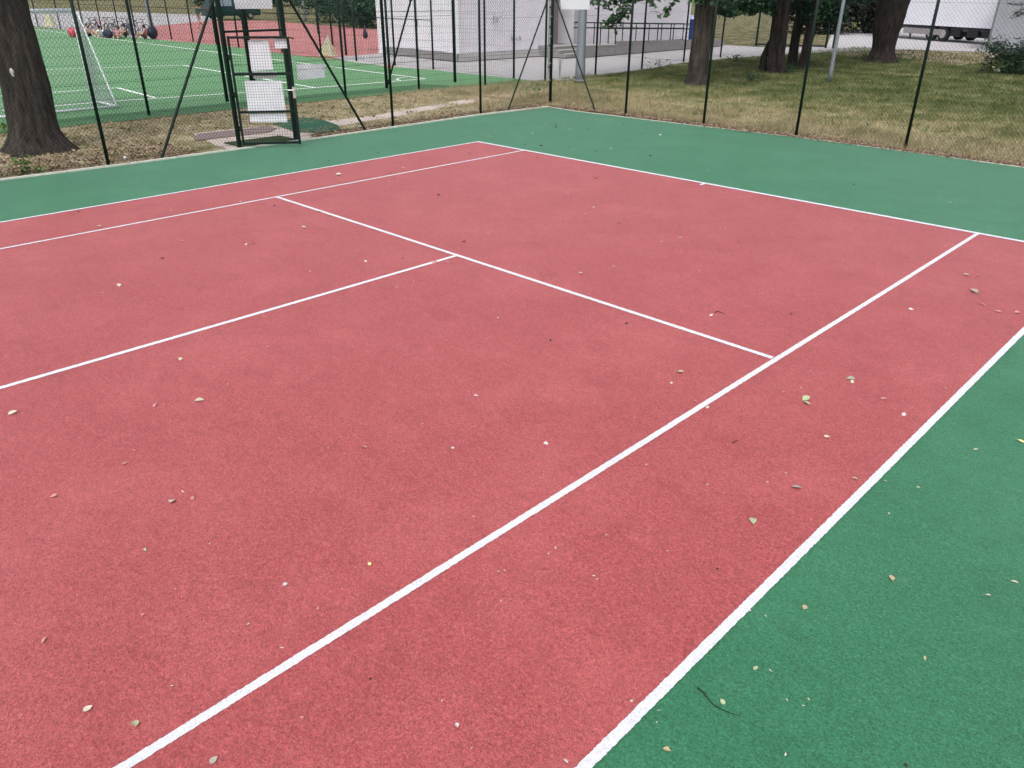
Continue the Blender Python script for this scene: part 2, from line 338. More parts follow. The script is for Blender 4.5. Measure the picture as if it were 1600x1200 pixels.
tag(mb.build('pitch_lines', M['pitchline']), kind='structure')
poly('paving', [tuple(G(x, y)[:2]) for x, y in ((838, 124.5), (880, 124), (926, 117), (1002, 108), (1065, 97), (1145, 89), (1200, 86), (1300, 79.5), (1410, 76.5), (1540, 80), (1800, 90), (1800, 47), (1400, 43), (1300, 51), (1292, 71), (1240, 73), (1180, 72), (1130, 69), (1100, 64), (1080, 62))]+[(-22, 13.5), (-28, 14.2)]+[tuple(G(x, y)[:2]) for x, y in ((590, 83), (562, 85), (540, 87), (520, 88.5), (548, 95.5), (600, 102.4), (672, 108))], -.034, M['paving'])
poly('red_sports_ground', [tuple(G(x, y)[:2]) for x, y in ((240, 60.4), (338, 68.6), (420, 79.5), (470, 86), (520, 88), (545, 87), (590, 83.5), (640, 78), (640, 46), (590, 45), (470, 36), (410, 31.5), (330, 31.5), (272, 37), (240, 40))], -.036, M['tartan'])
poly('asphalt_path', [tuple(G(x, y)[:2]) for x, y in ((-60, 36), (60, 40), (140, 51), (240, 60), (240, 40), (272, 37), (330, 32), (345, 28), (300, 22), (240, 20), (100, 16), (-60, 10))], -.0385, M['paving'])
poly('meadow', [tuple(G(x, y)[:2]) for x, y in ((-100, 9.5), (100, 15.5), (240, 19.5), (300, 21.5), (345, 27.5), (410, 31), (470, 35.5), (590, 44.5), (640, 46), (640, -5), (-100, -5))], -.042, M['meadow'])
poly('meadow_bank', [tuple(G(x, y)[:2]) for x, y in ((1085, 63), (1130, 68.5), (1180, 71.5), (1240, 72.5), (1291, 70.5), (1299, 51), (1330, 49), (1330, 10), (1080, 10))], -.043, M['meadow'])
poly('bare_earth', rough([G(x, y) for x, y in ((1300, 80), (1410, 77), (1560, 81), (1545, 96), (1500, 100), (1450, 93), (1380, 86), (1300, 84))], .5, .5, 4), -.045, M['earth'])

# ------------------------------------------------------------ fences
def chain_link(mb, a, b, z0, z1, pitch=.072, r=.0022):
    """straight diagonal wires both ways, woven look"""
    a, b = Vector(a), Vector(b); L = (b-a).length; d = (b-a)/L; H = z1-z0; n = Vector((-d.y, d.x))
    slope = 1.12                      # rise over run
    run = H/slope; k0 = -int(run/pitch)-1
    for i in range(k0, int(L/pitch)+1):
        u0 = i*pitch; t0 = 0; t1 = 1
        for sgn in (1, -1):
            if sgn == 1: ua, ub = u0, u0+run
            else: ua, ub = u0+run, u0
            lo = max(0, (0-ua)/(ub-ua) if ub > ua else (L-ua)/(ub-ua)); hi = min(1, (L-ua)/(ub-ua) if ub > ua else (0-ua)/(ub-ua))
            if hi <= lo: continue
            p = a+d*(ua+(ub-ua)*lo)+n*(sgn*r*.7); q = a+d*(ua+(ub-ua)*hi)+n*(sgn*r*.7)
            mb.wire((p.x, p.y, z0+H*lo), (q.x, q.y, z0+H*hi), r)
def grid(mb, a, b, z0, z1, px, pz, r, rz=None):
    a, b = Vector(a), Vector(b); L = (b-a).length; d = (b-a)/L
    for i in range(int(L/px)+1): p = a+d*(i*px); mb.wire((p.x, p.y, z0), (p.x, p.y, z1), r)
    for i in range(int((z1-z0)/pz)+1): z = z0+i*pz; mb.wire((a.x, a.y, z), (b.x, b.y, z), rz or r)
def post(x, y, h, r, parent, m='dgreen', base=0, cap=True):
    mb = MB(); mb.tube([(0, 0, -.2), (0, 0, h)], r, 12)
    if cap: mb.ell((0, 0, h), (r*1.15, r*1.15, r*.8), 10, 6)
    o = mb.build('post', M[m], parent, True); o.location = (x, y, 0); return o
def sq_post(x, y, h, w, parent, m='dgreen', rz=0):
    mb = MB(); mb.box((0, 0, h/2-.1), (w, w, h+.2)); mb.box((0, 0, h+.01), (w*1.15, w*1.15, .02)); o = mb.build('post', M[m], parent); o.location = (x, y, 0); o.rotation_euler.z = rz; return o
def brace(a, b, parent, r=.022):
    mb = MB(); mb.tube([a, b], r, 10); c = Vector(b); mb.box(c, (.09, .09, .035)); return mb.build('brace', M['dgreen'], parent, False)
FH = 4.0
lf = empty('court_fence', (0, 0, 0), 'dark green chain link fence along the left side of the red court', 'fence')
LP = [(-8.42, -14.2), (-8.42, -11.6), (-8.42, -9.0), (-8.40, -6.36), (-8.36, .02), (-8.38, 2.84), (-8.46, 5.58)]
for x, y in LP[:-1]: post(x, y, FH, .030, lf)
post(-8.46, 5.58, FH, .042, lf)
gp1 = sq_post(-8.30, -3.86, FH, .068, lf); gp2 = sq_post(-8.32, -2.56, FH, .075, lf)
for a, b in (((-8.34, -5.42, 0), (-8.32, -3.9, 2.72)), ((-8.3, -.80, 0), (-8.32, -2.50, 2.90)), ((-8.45, 3.92, 0), (-8.46, 5.52, 2.85))): brace(a, b, lf, .026 if a[1] < 0 else .02)
mb = MB(); mb.box((-8.31, -3.21, 2.11), (.04, 1.22, .04)); mb.build('header_bar', M['dgreen'], lf)
mb = MB(); mb.tube([(-8.40, -14.2, 3.97), (-8.40, 5.55, 3.97)], .021, 8); mb.build('top_rail', M['dgreen'], lf)
mb = MB()
chain_link(mb, (-8.45, -14.2), (-8.40, -3.9), .03, 3.96, r=.0022); chain_link(mb, (-8.38, -2.52), (-8.45, 5.55), .03, 3.96, r=.0018); chain_link(mb, (-8.31, -3.82), (-8.31, -2.6), 2.15, 3.96)
for z in (.05, 1.35, 2.65):
    mb.wire((-8.43, -14.2, z), (-8.41, -3.9, z), .003); mb.wire((-8.37, -2.52, z), (-8.44, 5.55, z), .003)
mb.build('chain_link_mesh', M['dgreenw'], lf)
rf = empty('court_fence', (0, 0, 0), 'dark green chain link fence behind the baseline in front of the lawn', 'fence')
RP = [(-5.70, 5.38), (-3.40, 5.36), (-1.13, 5.46), (1.15, 5.55), (3.5, 5.58), (5.9, 5.6), (8.4, 5.6)]
for x, y in RP: post(x, y, FH, .030, rf)
brace((-6.67, 5.36, 0), (-8.36, 5.44, 2.85), rf, .020)
mb = MB(); mb.tube([(-8.4, 5.5, 3.97), (-3.4, 5.38, 3.97), (8.4, 5.6, 3.97)], .021, 8); mb.build('top_rail', M['dgreen'], rf)
mb = MB(); chain_link(mb, (-8.42, 5.5), (-3.4, 5.40), .03, 3.96, r=.0014); chain_link(mb, (-3.4, 5.40), (8.4, 5.64), .03, 3.96, r=.0014)
for z in (.05, 1.35, 2.65): mb.wire((-8.42, 5.5, z), (8.4, 5.62, z), .0022)
mb.build('chain_link_mesh', M['dgreenw'], rf)
# little wire ties on the corner post
for z in (.62, 1.05, 1.72, 2.2): mb = MB(); mb.tube([(-8.53, 5.50, z), (-8.46, 5.52, z+.01), (-8.36, 5.47, z)], .007, 5); mb.build('tension_bolt', M['steel'], lf)

# gate leaf standing open into the court
hx, hy = -8.215, -3.83; ex, ey = -7.565, -2.905; gl = math.hypot(ex-hx, ey-hy); ga = math.atan2(ey-hy, ex-hx)
t = .042
gate = empty('gate', (hx, hy, .05), 'dark green mesh gate standing open into the court with white sheets fixed to it', 'gate', rz=ga)
mb = MB(); t = .042
mb.box((t/2, 0, 1.0), (t, t, 1.98)); mb.box((gl-t*.6, 0, .985), (t*1.2, t, 1.97)); mb.box((gl/2, 0, 1.965), (gl-2.2*t, t*.9, t)); mb.box((gl/2, 0, .035), (gl-2.2*t, t*.9, .045))
mb.build('gate_frame', M['dgreen'], gate)
mb = MB(); mb.box((gl/2, 0, 1.32), (gl-2.2*t, t*.85, .05)); mb.build('crossbar', M['dgreen'], gate)
mb = MB(); mb.box((gl/2, 0, .63), (gl-2.2*t, t*.85, .038)); mb.build('crossbar', M['dgreen'], gate)
mb = MB(); grid(mb, (t, 0), (gl-t, 0), .05, 1.95, .05, .05, .0024); mb.build('welded_mesh', M['grid'], gate)
for z in (.32, .95, 1.62): mb = MB(); mb.tube([(-.01, 0, z-.05), (-.01, 0, z+.05)], .018, 8); mb.box((-.05, 0, z), (.07, .02, .02)); mb.build('hinge', M['dgreen'], gate)
mb = MB(); mb.box((gl-.02, -.032, .98), (.05, .012, .21)); mb.tube([(gl-.02, -.04, 1.03), (gl-.02, -.085, 1.03)], .008, 6); mb.tube([(gl-.02, -.085, 1.03), (gl-.13, -.09, 1.03)], .009, 6); mb.build('latch', M['steel'], gate)
mb = MB(); mb.tube([(gl, 0, 1.965), (gl+.09, 0, 1.94)], .014, 6); mb.build('drop_bolt', M['dgreen'], gate)
def board(name, corners, label, th=.004, m='board', rows=0):
    """a thin sheet with a real thickness; corners tl,tr,br,bl"""
    tl, tr, br, bl = [Vector(c) for c in corners]; n = (tr-tl).cross(bl-tl).normalized()*th; c0 = (tl+tr+br+bl)/4
    mb = MB(); K = 8; vs = []
    for s_ in (0, 1):
        for j in range(K+1):
            for i in range(K+1):
                u, v = i/K, j/K; q = (tl*(1-u)+tr*u)*(1-v)+(bl*(1-u)+br*u)*v+n*s_+n.normalized()*.006*noise.noise(Vector((u*3, v*3, c0.x)))-c0; vs.append(q)
    o1 = (K+1)**2; fs = []
    for j in range(K):
        for i in range(K):
            a = j*(K+1)+i; fs.append((a, a+1, a+K+2, a+K+1)); fs.append((o1+a+K+1, o1+a+K+2, o1+a+1, o1+a))
    for i in range(K):
        fs.append((i, o1+i, o1+i+1, i+1)); a = K*(K+1)+i; fs.append((a, a+1, o1+a+1, o1+a))
        a = i*(K+1); fs.append((a, a+K+1, o1+a+K+1, o1+a)); a = i*(K+1)+K; fs.append((a, o1+a, o1+a+K+1, a+K+1))
    mb.add(vs, fs); o = mb.build(name, M[m]); o.location = c0; return tag(o, label, 'notice')
# the sheets hang on the far side of the gate mesh
def GP(px, py, off=.03):
    """point on the gate leaf's plane (set back by off) that stands at this place"""
    n = Vector((-math.sin(ga), math.cos(ga), 0)); o = Vector((hx, hy, 0))+n*off; d = ray(px, py); return CP+d*((o-CP).dot(n)/d.dot(n))
def FP(px, py, off=-.03): return PX(px, py, -8.41+off)
nb = 'notice_board'
board(nb, [GP(387, 63), GP(419, 62), GP(427, 109), GP(393, 111)], 'tall white sheet in the upper half of the open gate')
board(nb, [GP(394, 111.5, .04), GP(433, 112, .04), GP(434, 123, .04), GP(396, 123, .04)], 'narrow grey sheet behind the middle crossbar of the open gate', m='truck')
board(nb, [GP(382, 126), GP(440, 126), GP(446.5, 172), GP(388, 174)], 'large white sheet in the middle of the open gate')
board(nb, [GP(390, 177, .02), GP(447, 177, .02), GP(449, 191, .02), GP(391, 191, .02)], 'low white sheet below the lower crossbar of the open gate')
board(nb, [GP(428, 60), GP(449, 60), GP(450, 75.5), GP(430, 75.5)], 'small white sheet in the upper right corner of the open gate')
board(nb, [PX(363, -22, -8.36), PX(425, -22, -8.36), PX(425.5, 13.5, -8.36), PX(368, 14, -8.36)], 'white board on the mesh above the gate opening')
board(nb, [FP(463, 101), FP(507, 99.5), FP(508, 121), FP(465, 125)], 'white landscape sheet on the fence beside the gate')
board(nb, [PY(873, -26, 5.5), PY(922, -26, 5.5), PY(921, 15, 5.5), PY(877, 14.5, 5.5)], 'white board on the fence just right of the corner post')

# football pitch fences
def mesh_fence(name, label, posts, h, wr=.0022, pr=.03, sp=.05, spz=.2, r_=None, group=None, fences=True, z0=.02):
    f = empty(name, (0, 0, 0), label, 'fence', group)
    for x, y in posts: post(x, y, h, pr, f)
    mb = MB()
    for a, b in zip(posts[:-1], posts[1:]): grid(mb, a, b, z0, h-.03, sp, spz, wr)
    mb.build('mesh_panel', M['dgreenw'], f); return f
fa = mesh_fence('pitch_fence', 'green welded mesh fence on the near edge of the football pitch', [(-14.3, -14.2), (-14.2, -11.5), (-14.2, -8.7), (-14.2, -5.95), (-14.2, -3.19), (-14.15, -.3), (-14.1, 2.68), (-13.55, 5.06), (-12.98, 7.4)], 4.0, .0024, .035, .05, .2)
fb = empty('ball_stop_fence', (0, 0, 0), 'tall ball stop posts with steel cables inside the pitch fence', 'fence')
for v_ in (G(355, 157), Vector((-14.75, .10, 0)), Vector((-14.9, 4.82, 0)), Vector((-14.72, 7.62, 0))): post(v_.x, v_.y, 6, .05, fb)
g1 = PX(642, 0, -14.2); brace((-15.1, 5.0, 0), (g1.x, g1.y, g1.z), fb, .03)
mb = MB()
for z in (.9, 2.05, 2.2, 4, 5.9): mb.wire((-15.25, -.42, z), (-14.9, 4.82, z), .006); mb.wire((-14.9, 4.82, z), (-14.72, 7.62, z), .006)
mb.build('cable', M['dgreenw'], fb)
sp_ = [(-14.2, 10.0)]+[tuple(G(x, y)[:2]) for x, y in ((677, 107), (617, 101), (557, 94), (502, 87.5), (441, 81), (373, 73), (338, 68.5), (302, 64.5), (268, 61), (240, 57.5), (213, 55), (187, 52.5), (160, 50.5), (132, 48), (95, 45), (60, 42))]
fc = mesh_fence('pitch_fence', 'long green mesh fence down the far touchline in front of the red ground', sp_, 3.0, .003, .04, .12, .5)
mb = MB(); mb.tube([Vector((*sp_[i], 1.75)) for i in range(1, 17)], .015, 6); mb.build('rail', M['dgreen'], fc)
ff = [tuple(G(x, y)[:2]) for x, y in ((541, 85), (520, 71), (497, 52))]
fd = mesh_fence('ground_fence', 'green fence posts at the right end of the red sports ground', ff, 3.0, .003, .05, .5, .7)
op = [(-12.98, 7.4), (-12.9, 10.25), (-13.05, 13.24), (-13.1, 16.26), (-13.9, 20.5), (-14.3, 24.26), (-13.9, 28.5)]
fe = empty('park_fence', (0, 0, 0), 'green post and mesh fence between the lawn and the building', 'fence')
for x, y in op[1:]: post(x, y, 3.6, .038, fe)
mb = MB()
for a, b in zip(op[:-1], op[1:]): chain_link(mb, a, b, .05, 3.5, .11, .0022)
for z in (1.0, 2.0): 
    for a, b in zip(op[:-1], op[1:]): mb.wire((*a, z), (*b, z), .004)
mb.build('chain_link_mesh', M['dgreenw'], fe)
mb = MB(); mb.tube([(0, 0, -.1), (0, 0, 3.4)], .065, 8); q = PX(858, 124, -12.95); o = mb.build('weathered_post', M['pale'], fe); o.location = (q.x, q.y, 0)
for z in (.4, 1.1, 1.7, 2.3): mb = MB(); mb.box((q.x+.04, q.y, z), (.10, .15, .04)); mb.build('bracket', M['black'], fe)
# sliding gate in the distance, between the trunks
g0, g1 = G(1181, 71.5), G(1290, 75); sg = empty('sliding_gate', g0, 'low framed yard gate seen between the tree trunks', 'gate')
dv = g1-g0
for q, r_ in ((Vector((0, 0, 0)), .06), (dv, .06), (dv+Vector((.35, .2, 0)), .09), (dv*.28, .04)): mb = MB(); mb.tube([q, q+Vector((0, 0, 2.6))], r_, 8); mb.build('post', M['dgreen'], sg)
for z, r_ in ((.09, .05), (2.5, .03)): mb = MB(); mb.tube([(0, 0, z), dv+Vector((0, 0, z))], r_, 8); mb.build('rail', M['black'], sg)
mb = MB(); grid(mb, (0, 0), (dv.x, dv.y), .1, 2.5, .12, 1.2, .004); mb.build('bars', M['dgreenw'], sg)

# ------------------------------------------------------------ poles
def pole(name, base, h, r0, r1, m, label, flange=0):
    t = empty(name, base, label, 'pole'); mb = MB(); mb.tube([(0, 0, -.1), (0, 0, .3), (0, 0, .8), (0, 0, 2.2), (0, 0, h)], [r0, r0*.97, r0*.85, r0*.8, r1], 18); mb.build('shaft', M[m], t, True)
    if flange: mb = MB(); mb.tube([(0, 0, 0), (0, 0, .04)], flange, 18); mb.build('base_plate', M['conc'], t)
    return t
def lamp_head(t, h):
    mb = MB(); mb.box((.35, 0, h), (.7, .06, .06)); mb.box((.75, 0, h-.02), (.5, .3, .12)); mb.build('lamp_head', M['galv'], t)
a = pole('lamp_post', (-11.85, 10.9, 0), 8, .185, .09, 'galv', 'thick tapered galvanised lamp post behind the corner of the fence', .24); lamp_head(a, 8)
pole('flag_pole', G(1296, 126), 7, .075, .05, 'galv', 'slim pale metal pole standing on the lawn')
a = pole('lamp_post', G(238, 49), 9, .17, .10, 'galv', 'distant grey lamp post at the corner of the red sports ground'); lamp_head(a, 9)
a = pole('lamp_post', G(477, 33), 9, .16, .10, 'galv', 'distant grey lamp post in front of the dark hedge'); lamp_head(a, 9)

# ------------------------------------------------------------ goal
gx, gy = -17.45, -3.35; gh = 2.3; gw = 5.2; ba = 1.55
goal = empty('football_goal', (gx, gy, 0), 'white football goal with grey net behind the left mesh fence', 'football goal', rz=R(1.5))
def seg(name, pts, r, m, n=10): mb = MB(); mb.tube(pts, r, n); return mb.build(name, M[m], goal, True)
seg('upright', [(0, 0, 0), (0, 0, gh)], .06, 'goal'); seg('upright', [(0, -gw, 0), (0, -gw, gh)], .06, 'goal'); seg('crossbar', [(0, .05, gh), (0, -gw-.05, gh)], .06, 'goal')
for y in (0, -gw):
    seg('net_stanchion', [(0, y, gh), (.28, y, gh-.08), (.5, y, gh-.45), (1.35, y, .35), (ba, y, .04)], .022, 'goal', 8); seg('side_bar', [(0, y, .04), (ba, y, .04)], .03, 'goal', 8)
seg('ground_bar', [(ba, 0, .04), (ba, -gw, .04)], .035, 'goal', 8)
mb = MB(); prof = [(0, gh), (.28, gh-.08), (.5, gh-.45), (1.35, .35), (ba, .04)]
def pf(s):
    s *= 4; i = min(3, int(s)); t = s-i; return (prof[i][0]*(1-t)+prof[i+1][0]*t, prof[i][1]*(1-t)+prof[i+1][1]*t)
K = 26
for k in range(int(gw/.12)+1):
    for i in range(0, K, 2): a, b = pf(i/K), pf((i+2)/K); mb.wire((a[0], -k*.12, a[1]), (b[0], -k*.12, b[1]), .0032)
for i in range(K+1): a = pf(i/K); mb.wire((a[0], 0, a[1]), (a[0], -gw, a[1]), .0032)
for y in (0, -gw):
    for i in range(1, K): a = pf(i/K); mb.wire((0, y, a[1]), (a[0], y, a[1]), .0045); mb.wire((a[0], y, .04), (a[0], y, a[1]), .0045)
    for i in range(14): a = ba*i/14; mb.wire((a, y, .04), (a, y, max(.04, (gh-.1)*(1-a/ba))), .0045)
mb.build('goal_net', M['net'], goal)

# ------------------------------------------------------------ building
BZ = 5.2; A = Vector((-20.66, 13.15)); Bp = Vector((-26.9, 13.75)); C1 = Vector((-20.42, 18.97)); C2 = Vector((-20.42, 20.85)); D = Vector((-20.4, 30.5)); ramp_z = .46
bl = empty('building', (A.x, A.y, 0), 'light grey boarded single storey building with a concrete plinth', 'building')
def wseg(a, b, z0, z1, th, name='wall', m='wall', off=0, boards=True):
    d = (b-a).normalized(); n = Vector((d.y, -d.x)); L = (b-a).length; mb = MB(); z = z0; o = Vector((A.x, A.y))
    bh = .40 if boards else z1-z0
    while z < z1-.01:
        zz = min(z1, z+bh); g = .010 if boards else 0
        vs = []
        for q, s_ in ((a, off), (b, off), (b, off-th), (a, off-th)):
            r_ = q+n*s_-o; vs.append((r_.x, r_.y))
        fs = [(0, 1, 5, 4), (1, 2, 6, 5), (2, 3, 7, 6), (3, 0, 4, 7), (4, 5, 6, 7), (3, 2, 1, 0)]
        mb.add([(x, y, z+g) for x, y in vs]+[(x, y, zz-g) for x, y in vs], fs); z = zz
    if boards:
        vs = []
        for q, s_ in ((a, off-.012), (b, off-.012), (b, off-th), (a, off-th)): r_ = q+n*s_-o; vs.append((r_.x, r_.y))
        mb.add([(x, y, z0) for x, y in vs]+[(x, y, z1) for x, y in vs], [(0, 1, 5, 4), (1, 2, 6, 5), (2, 3, 7, 6), (3, 0, 4, 7), (4, 5, 6, 7), (3, 2, 1, 0)])
    return mb.build(name, M[m], bl)
wseg(A, C1, .31, BZ, .25); wseg(C2, D, .31, BZ, .25); wseg(Bp, A+Vector((-.02, .0)), .31, BZ, .25)
wseg(A, C1, 0, .31, .2, 'plinth', 'concl', .05, False); wseg(Bp, A, 0, .31, .2, 'plinth', 'conc', .06, False)
wseg(C1+Vector((-1.2, .0)), C2+Vector((-1.2, 0)), .4, BZ, .2, 'porch_wall', 'door', 0, False)
wseg(C1+Vector((-1.2, 0)), C1+Vector((-.25, 0)), .4, BZ, .1, 'porch_side', 'door', 0, False); wseg(C2+Vector((-.25, .0)), C2+Vector((-1.2, 0)), .4, BZ, .1, 'porch_side', 'wall', 0, False)
wseg(D, D+Vector((-6, .3)), .0, BZ, .2, 'end_wall', 'wall', 0, True)
mb = MB(); mb.box((0, 0, (BZ+.31)/2), (.13, .13, BZ-.31)); mb.build('corner_trim', M['white'], bl)
o = Vector((A.x, A.y, 0)); mb = MB(); q = Vector((Bp.x, Bp.y, 0))-o; mb.box((q.x, q.y, BZ/2), (.3, .3, BZ)); mb.build('corner_trim', M['white'], bl)
mb = MB(); q = Vector((D.x, D.y, 0))-o; mb.box((q.x+.03, q.y+.06, BZ/2), (.16, .16, BZ)); mb.build('corner_trim', M['white'], bl)
mb = MB(); mb.box((-3.2, 8.6, BZ+.1), (7.4, 18.4, .2)); mb.build('roof', M['conc'], bl)
dvec = (Vector((Bp.x, Bp.y))-Vector((A.x, A.y))); aw = math.atan2(dvec.y, dvec.x); nrm = Vector((math.sin(aw), -math.cos(aw)))*-1
nrm = Vector((-dvec.y, dvec.x)).normalized(); nrm = nrm if nrm.y < 0 else -nrm
for s0, w_, side in ((.24, 1.0, 1), (.55, 1.0, -1)):
    c = dvec*s0+nrm*.015; mb = MB(); mb.box((c.x, c.y, 1.40), (w_, .05, 2.1), aw); dr = mb.build('door', M['wall'], bl)
    mb = MB()
    for k, (dx, hz, ww, hh) in enumerate(((-w_/2-.02, 1.40, .035, 2.12), (w_/2+.02, 1.40, .035, 2.12), (0, 2.475, w_+.08, .035))): cc = c+dvec.normalized()*dx; mb.box((cc.x, cc.y, hz), (ww, .07, hh), aw)
    mb.build('door_frame', M['white'], dr)
    mb = MB(); h0 = c+nrm*.06+dvec.normalized()*(side*.40); mb.box((h0.x, h0.y, 1.45), (.045, .03, .26), aw); h1 = h0+nrm*.05-dvec.normalized()*side*.07; mb.box((h1.x, h1.y, 1.53), (.16, .025, .03), aw); mb.build('handle', M['black'], dr)
# scribbled tags on the wall
def strokes(name, ls, y0, z0, h, r=.018):
    mb = MB(); L = 0
    for s in ls:
        pts = [(C1.x+.014-A.x+.0, y0+p[0]*h-A.y, z0+p[1]*h) for p in s]; mb.tube(pts, r, 5)
    mb.build(name, M['graf'], bl)
fx = lambda y: 0
strokes('graffiti', [[(0, 0), (.02, 1)], [(.02, 1), (.4, .85), (.05, .52), (.48, .3), (0, 0)], [(.75, .1), (.62, .5), (.8, .9), (1.05, .5), (.75, .1)], [(1.75, .9), (1.3, .8), (1.35, .5), (1.75, .35), (1.6, .02), (1.2, .1)]], 15.05, 1.5, .28)
strokes('graffiti', [[(0, 0), (.02, .9), (.45, 0), (.5, .9)], [(.8, .1), (.68, .45), (.9, .6), (1.05, .3), (.8, .1)], [(1.6, .6), (1.3, .5), (1.6, .2), (1.3, .02)], [(2.0, .1), (2.25, .8), (2.5, .1)], [(2.1, .4), (2.4, .4)]], 16.15, .72, .26, .017)
# steps, landing and ramp
st = empty('concrete_steps', (-19, 19, 0), 'three grey concrete steps leading up to the dark porch', 'steps')
for k in range(3):
    mb = MB(); x0 = -18.72-.33*k; mb.box((x0-.9+19, 19.0-.1-19+.0, .076+.152*k), (1.8, 1.7, .152-.004)); mb.build('step', M['conc'], st)
    mb = MB(); mb.box((x0-.16+19, -.1, .152*(k+1)+.002), (.33, 1.7, .012)); mb.build('tread', M['concl'], st)
rp = empty('access_ramp', (-19, 24, 0), 'grey concrete access ramp with low parapet along the building', 'ramp')
mb = MB(); 
def hexa(mb, pts_lo, pts_hi): mb.add(list(pts_lo)+list(pts_hi), [(3, 2, 1, 0), (4, 5, 6, 7), (0, 1, 5, 4), (1, 2, 6, 5), (2, 3, 7, 6), (3, 0, 4, 7)])
hexa(mb, [(-1.35, -4.2, 0), (.42, -4.2, 0), (.42, 7.2, 0), (-1.35, 7.2, 0)], [(-1.35, -4.2, ramp_z), (.42, -4.2, ramp_z), (.42, 7.2, .12), (-1.35, 7.2, .12)]); mb.build('slab', M['concl'], rp)
mb = MB(); hexa(mb, [(.42, -4.95, 0), (.62, -4.95, 0), (.62, 7.4, 0), (.42, 7.4, 0)], [(.42, -4.95, .47), (.62, -4.95, .47), (.62, 7.4, .26), (.42, 7.4, .26)])
hexa(mb, [(.423, -2.5, .44), (.617, -2.5, .44), (.617, 7.4, .25), (.423, 7.4, .25)], [(.423, -2.5, .60), (.617, -2.5, .60), (.617, 7.4, .34), (.423, 7.4, .34)]); mb.build('parapet', M['conc'], rp)
mb = MB(); hexa(mb, [(.38, -4.97, .47), (.64, -4.97, .47), (.64, -2.52, .43), (.38, -2.52, .43)], [(.38, -4.97, .50), (.64, -4.97, .50), (.64, -2.52, .465), (.38, -2.52, .465)]); mb.build('coping', M['concl'], rp)
for x, lab, zt in ((-18.48, 'dark handrail on the outer parapet of the access ramp', .0), (-20.1, 'dark handrail on the wall side of the access ramp', -.02)):
    hr = empty('handrail', (x, 20.2, 0), lab, 'railing', 'handrails of the access ramp'); L = 9.6
    for nm, zz in (('top_rail', 1.43), ('middle_rail', 1.20)):
        mb = MB(); mb.tube([(0, 0, zz+zt), (0, L, zz-.28+zt)], .028, 8); mb.build(nm, M['dgreen'], hr)
    for k in range(9):
        y = .05+k*1.17+(.35 if x < -19 else 0)
        if y > L: continue
        mb = MB(); z1 = 1.43-.28*y/L+zt; mb.tube([(0, y, .40-.25*y/L), (0, y, z1)], .026, 8); mb.build('baluster', M['dgreen'], hr)
# wheelie bin
def bin_(loc, rz):
    t = empty('wheelie_bin', loc, 'blue wheeled bin with a pale lid at the end of the ramp', 'bin', rz=rz)
    mb = MB(); lo = [(-.30, -.27, .12), (.24, -.27, .12), (.24, .27, .12), (-.30, .27, .12)]; hi = [(-.38, -.32, 1.18), (.34, -.32, 1.18), (.34, .32, 1.18), (-.38, .32, 1.18)]; hexa(mb, lo, hi); mb.box((-.02, 0, 1.16), (.80, .70, .06)); mb.build('body', M['bluebin'], t)
    mb = MB(); hexa(mb, [(-.42, -.35, 1.195), (.36, -.35, 1.195), (.36, .35, 1.195), (-.42, .35, 1.195)], [(-.40, -.30, 1.40), (.2, -.30, 1.32), (.2, .30, 1.32), (-.40, .30, 1.40)]); mb.build('lid', M['binlid'], t)
    for y in (-.3, .3): mb = MB(); mb.tube([(-.3, y-.03, .12), (-.3, y+.03, .12)], .12, 14); mb.build('wheel', M['rubber'], t)
    mb = MB(); mb.tube([(-.45, -.25, 1.13), (-.45, .25, 1.13)], .02, 8); mb.build('handle', M['bluebin'], t); return t
w = bin_(G(1081, 69), R(25)); w.location.z = 0; w.scale = (1.12, 1.12, 1.12)

# mats by the gate
def slab(name, pts, z, th, m, label, cat, seed=0):
    P_ = [Vector(p[:2]) for p in pts]; c = sum(P_, Vector((0, 0)))/len(P_); P_ = rough(P_, .08, .012, seed); mb = MB(); n = len(P_)
    mb.add([(p.x-c.x, p.y-c.y, 0) for p in P_]+[(p.x-c.x, p.y-c.y, th) for p in P_], [tuple(range(n, 2*n))]+[(i, (i+1) % n, n+(i+1) % n, n+i) for i in range(n)]); o = mb.build(name, M[m]); o.location = (c.x, c.y, z)
    return tag(o, label, cat)
slab('door_mat', [G(350, 222), G(437, 211), G(463, 216.5), G(378, 228.5)], -.024, .018, 'mat_olive', 'flat olive green mat lying just inside the gate', 'mat')
slab('rubber_slab', [G(302, 213.5), G(310, 208), G(418, 196.5), G(432, 199), G(420, 205), G(305, 218)], -.031, .02, 'mat_brown', 'long brownish grey slab lying behind the gate', 'slab', 2)
slab('turf_offcut', [G(426, 192), G(445, 187), G(470, 182), G(500, 184), G(528, 194), G(533, 201), G(500, 206), G(462, 204), G(440, 197)], -.034, .014, 'mat_green', 'irregular green piece of turf on the path behind the gate', 'mat', 3)
slab('turf_offcut', [G(780, 138), G(800, 131), G(840, 129), G(858, 134), G(850, 138), G(800, 143)], -.034, .014, 'mat_green', 'green piece of turf lying near the far fence corner', 'mat', 4)

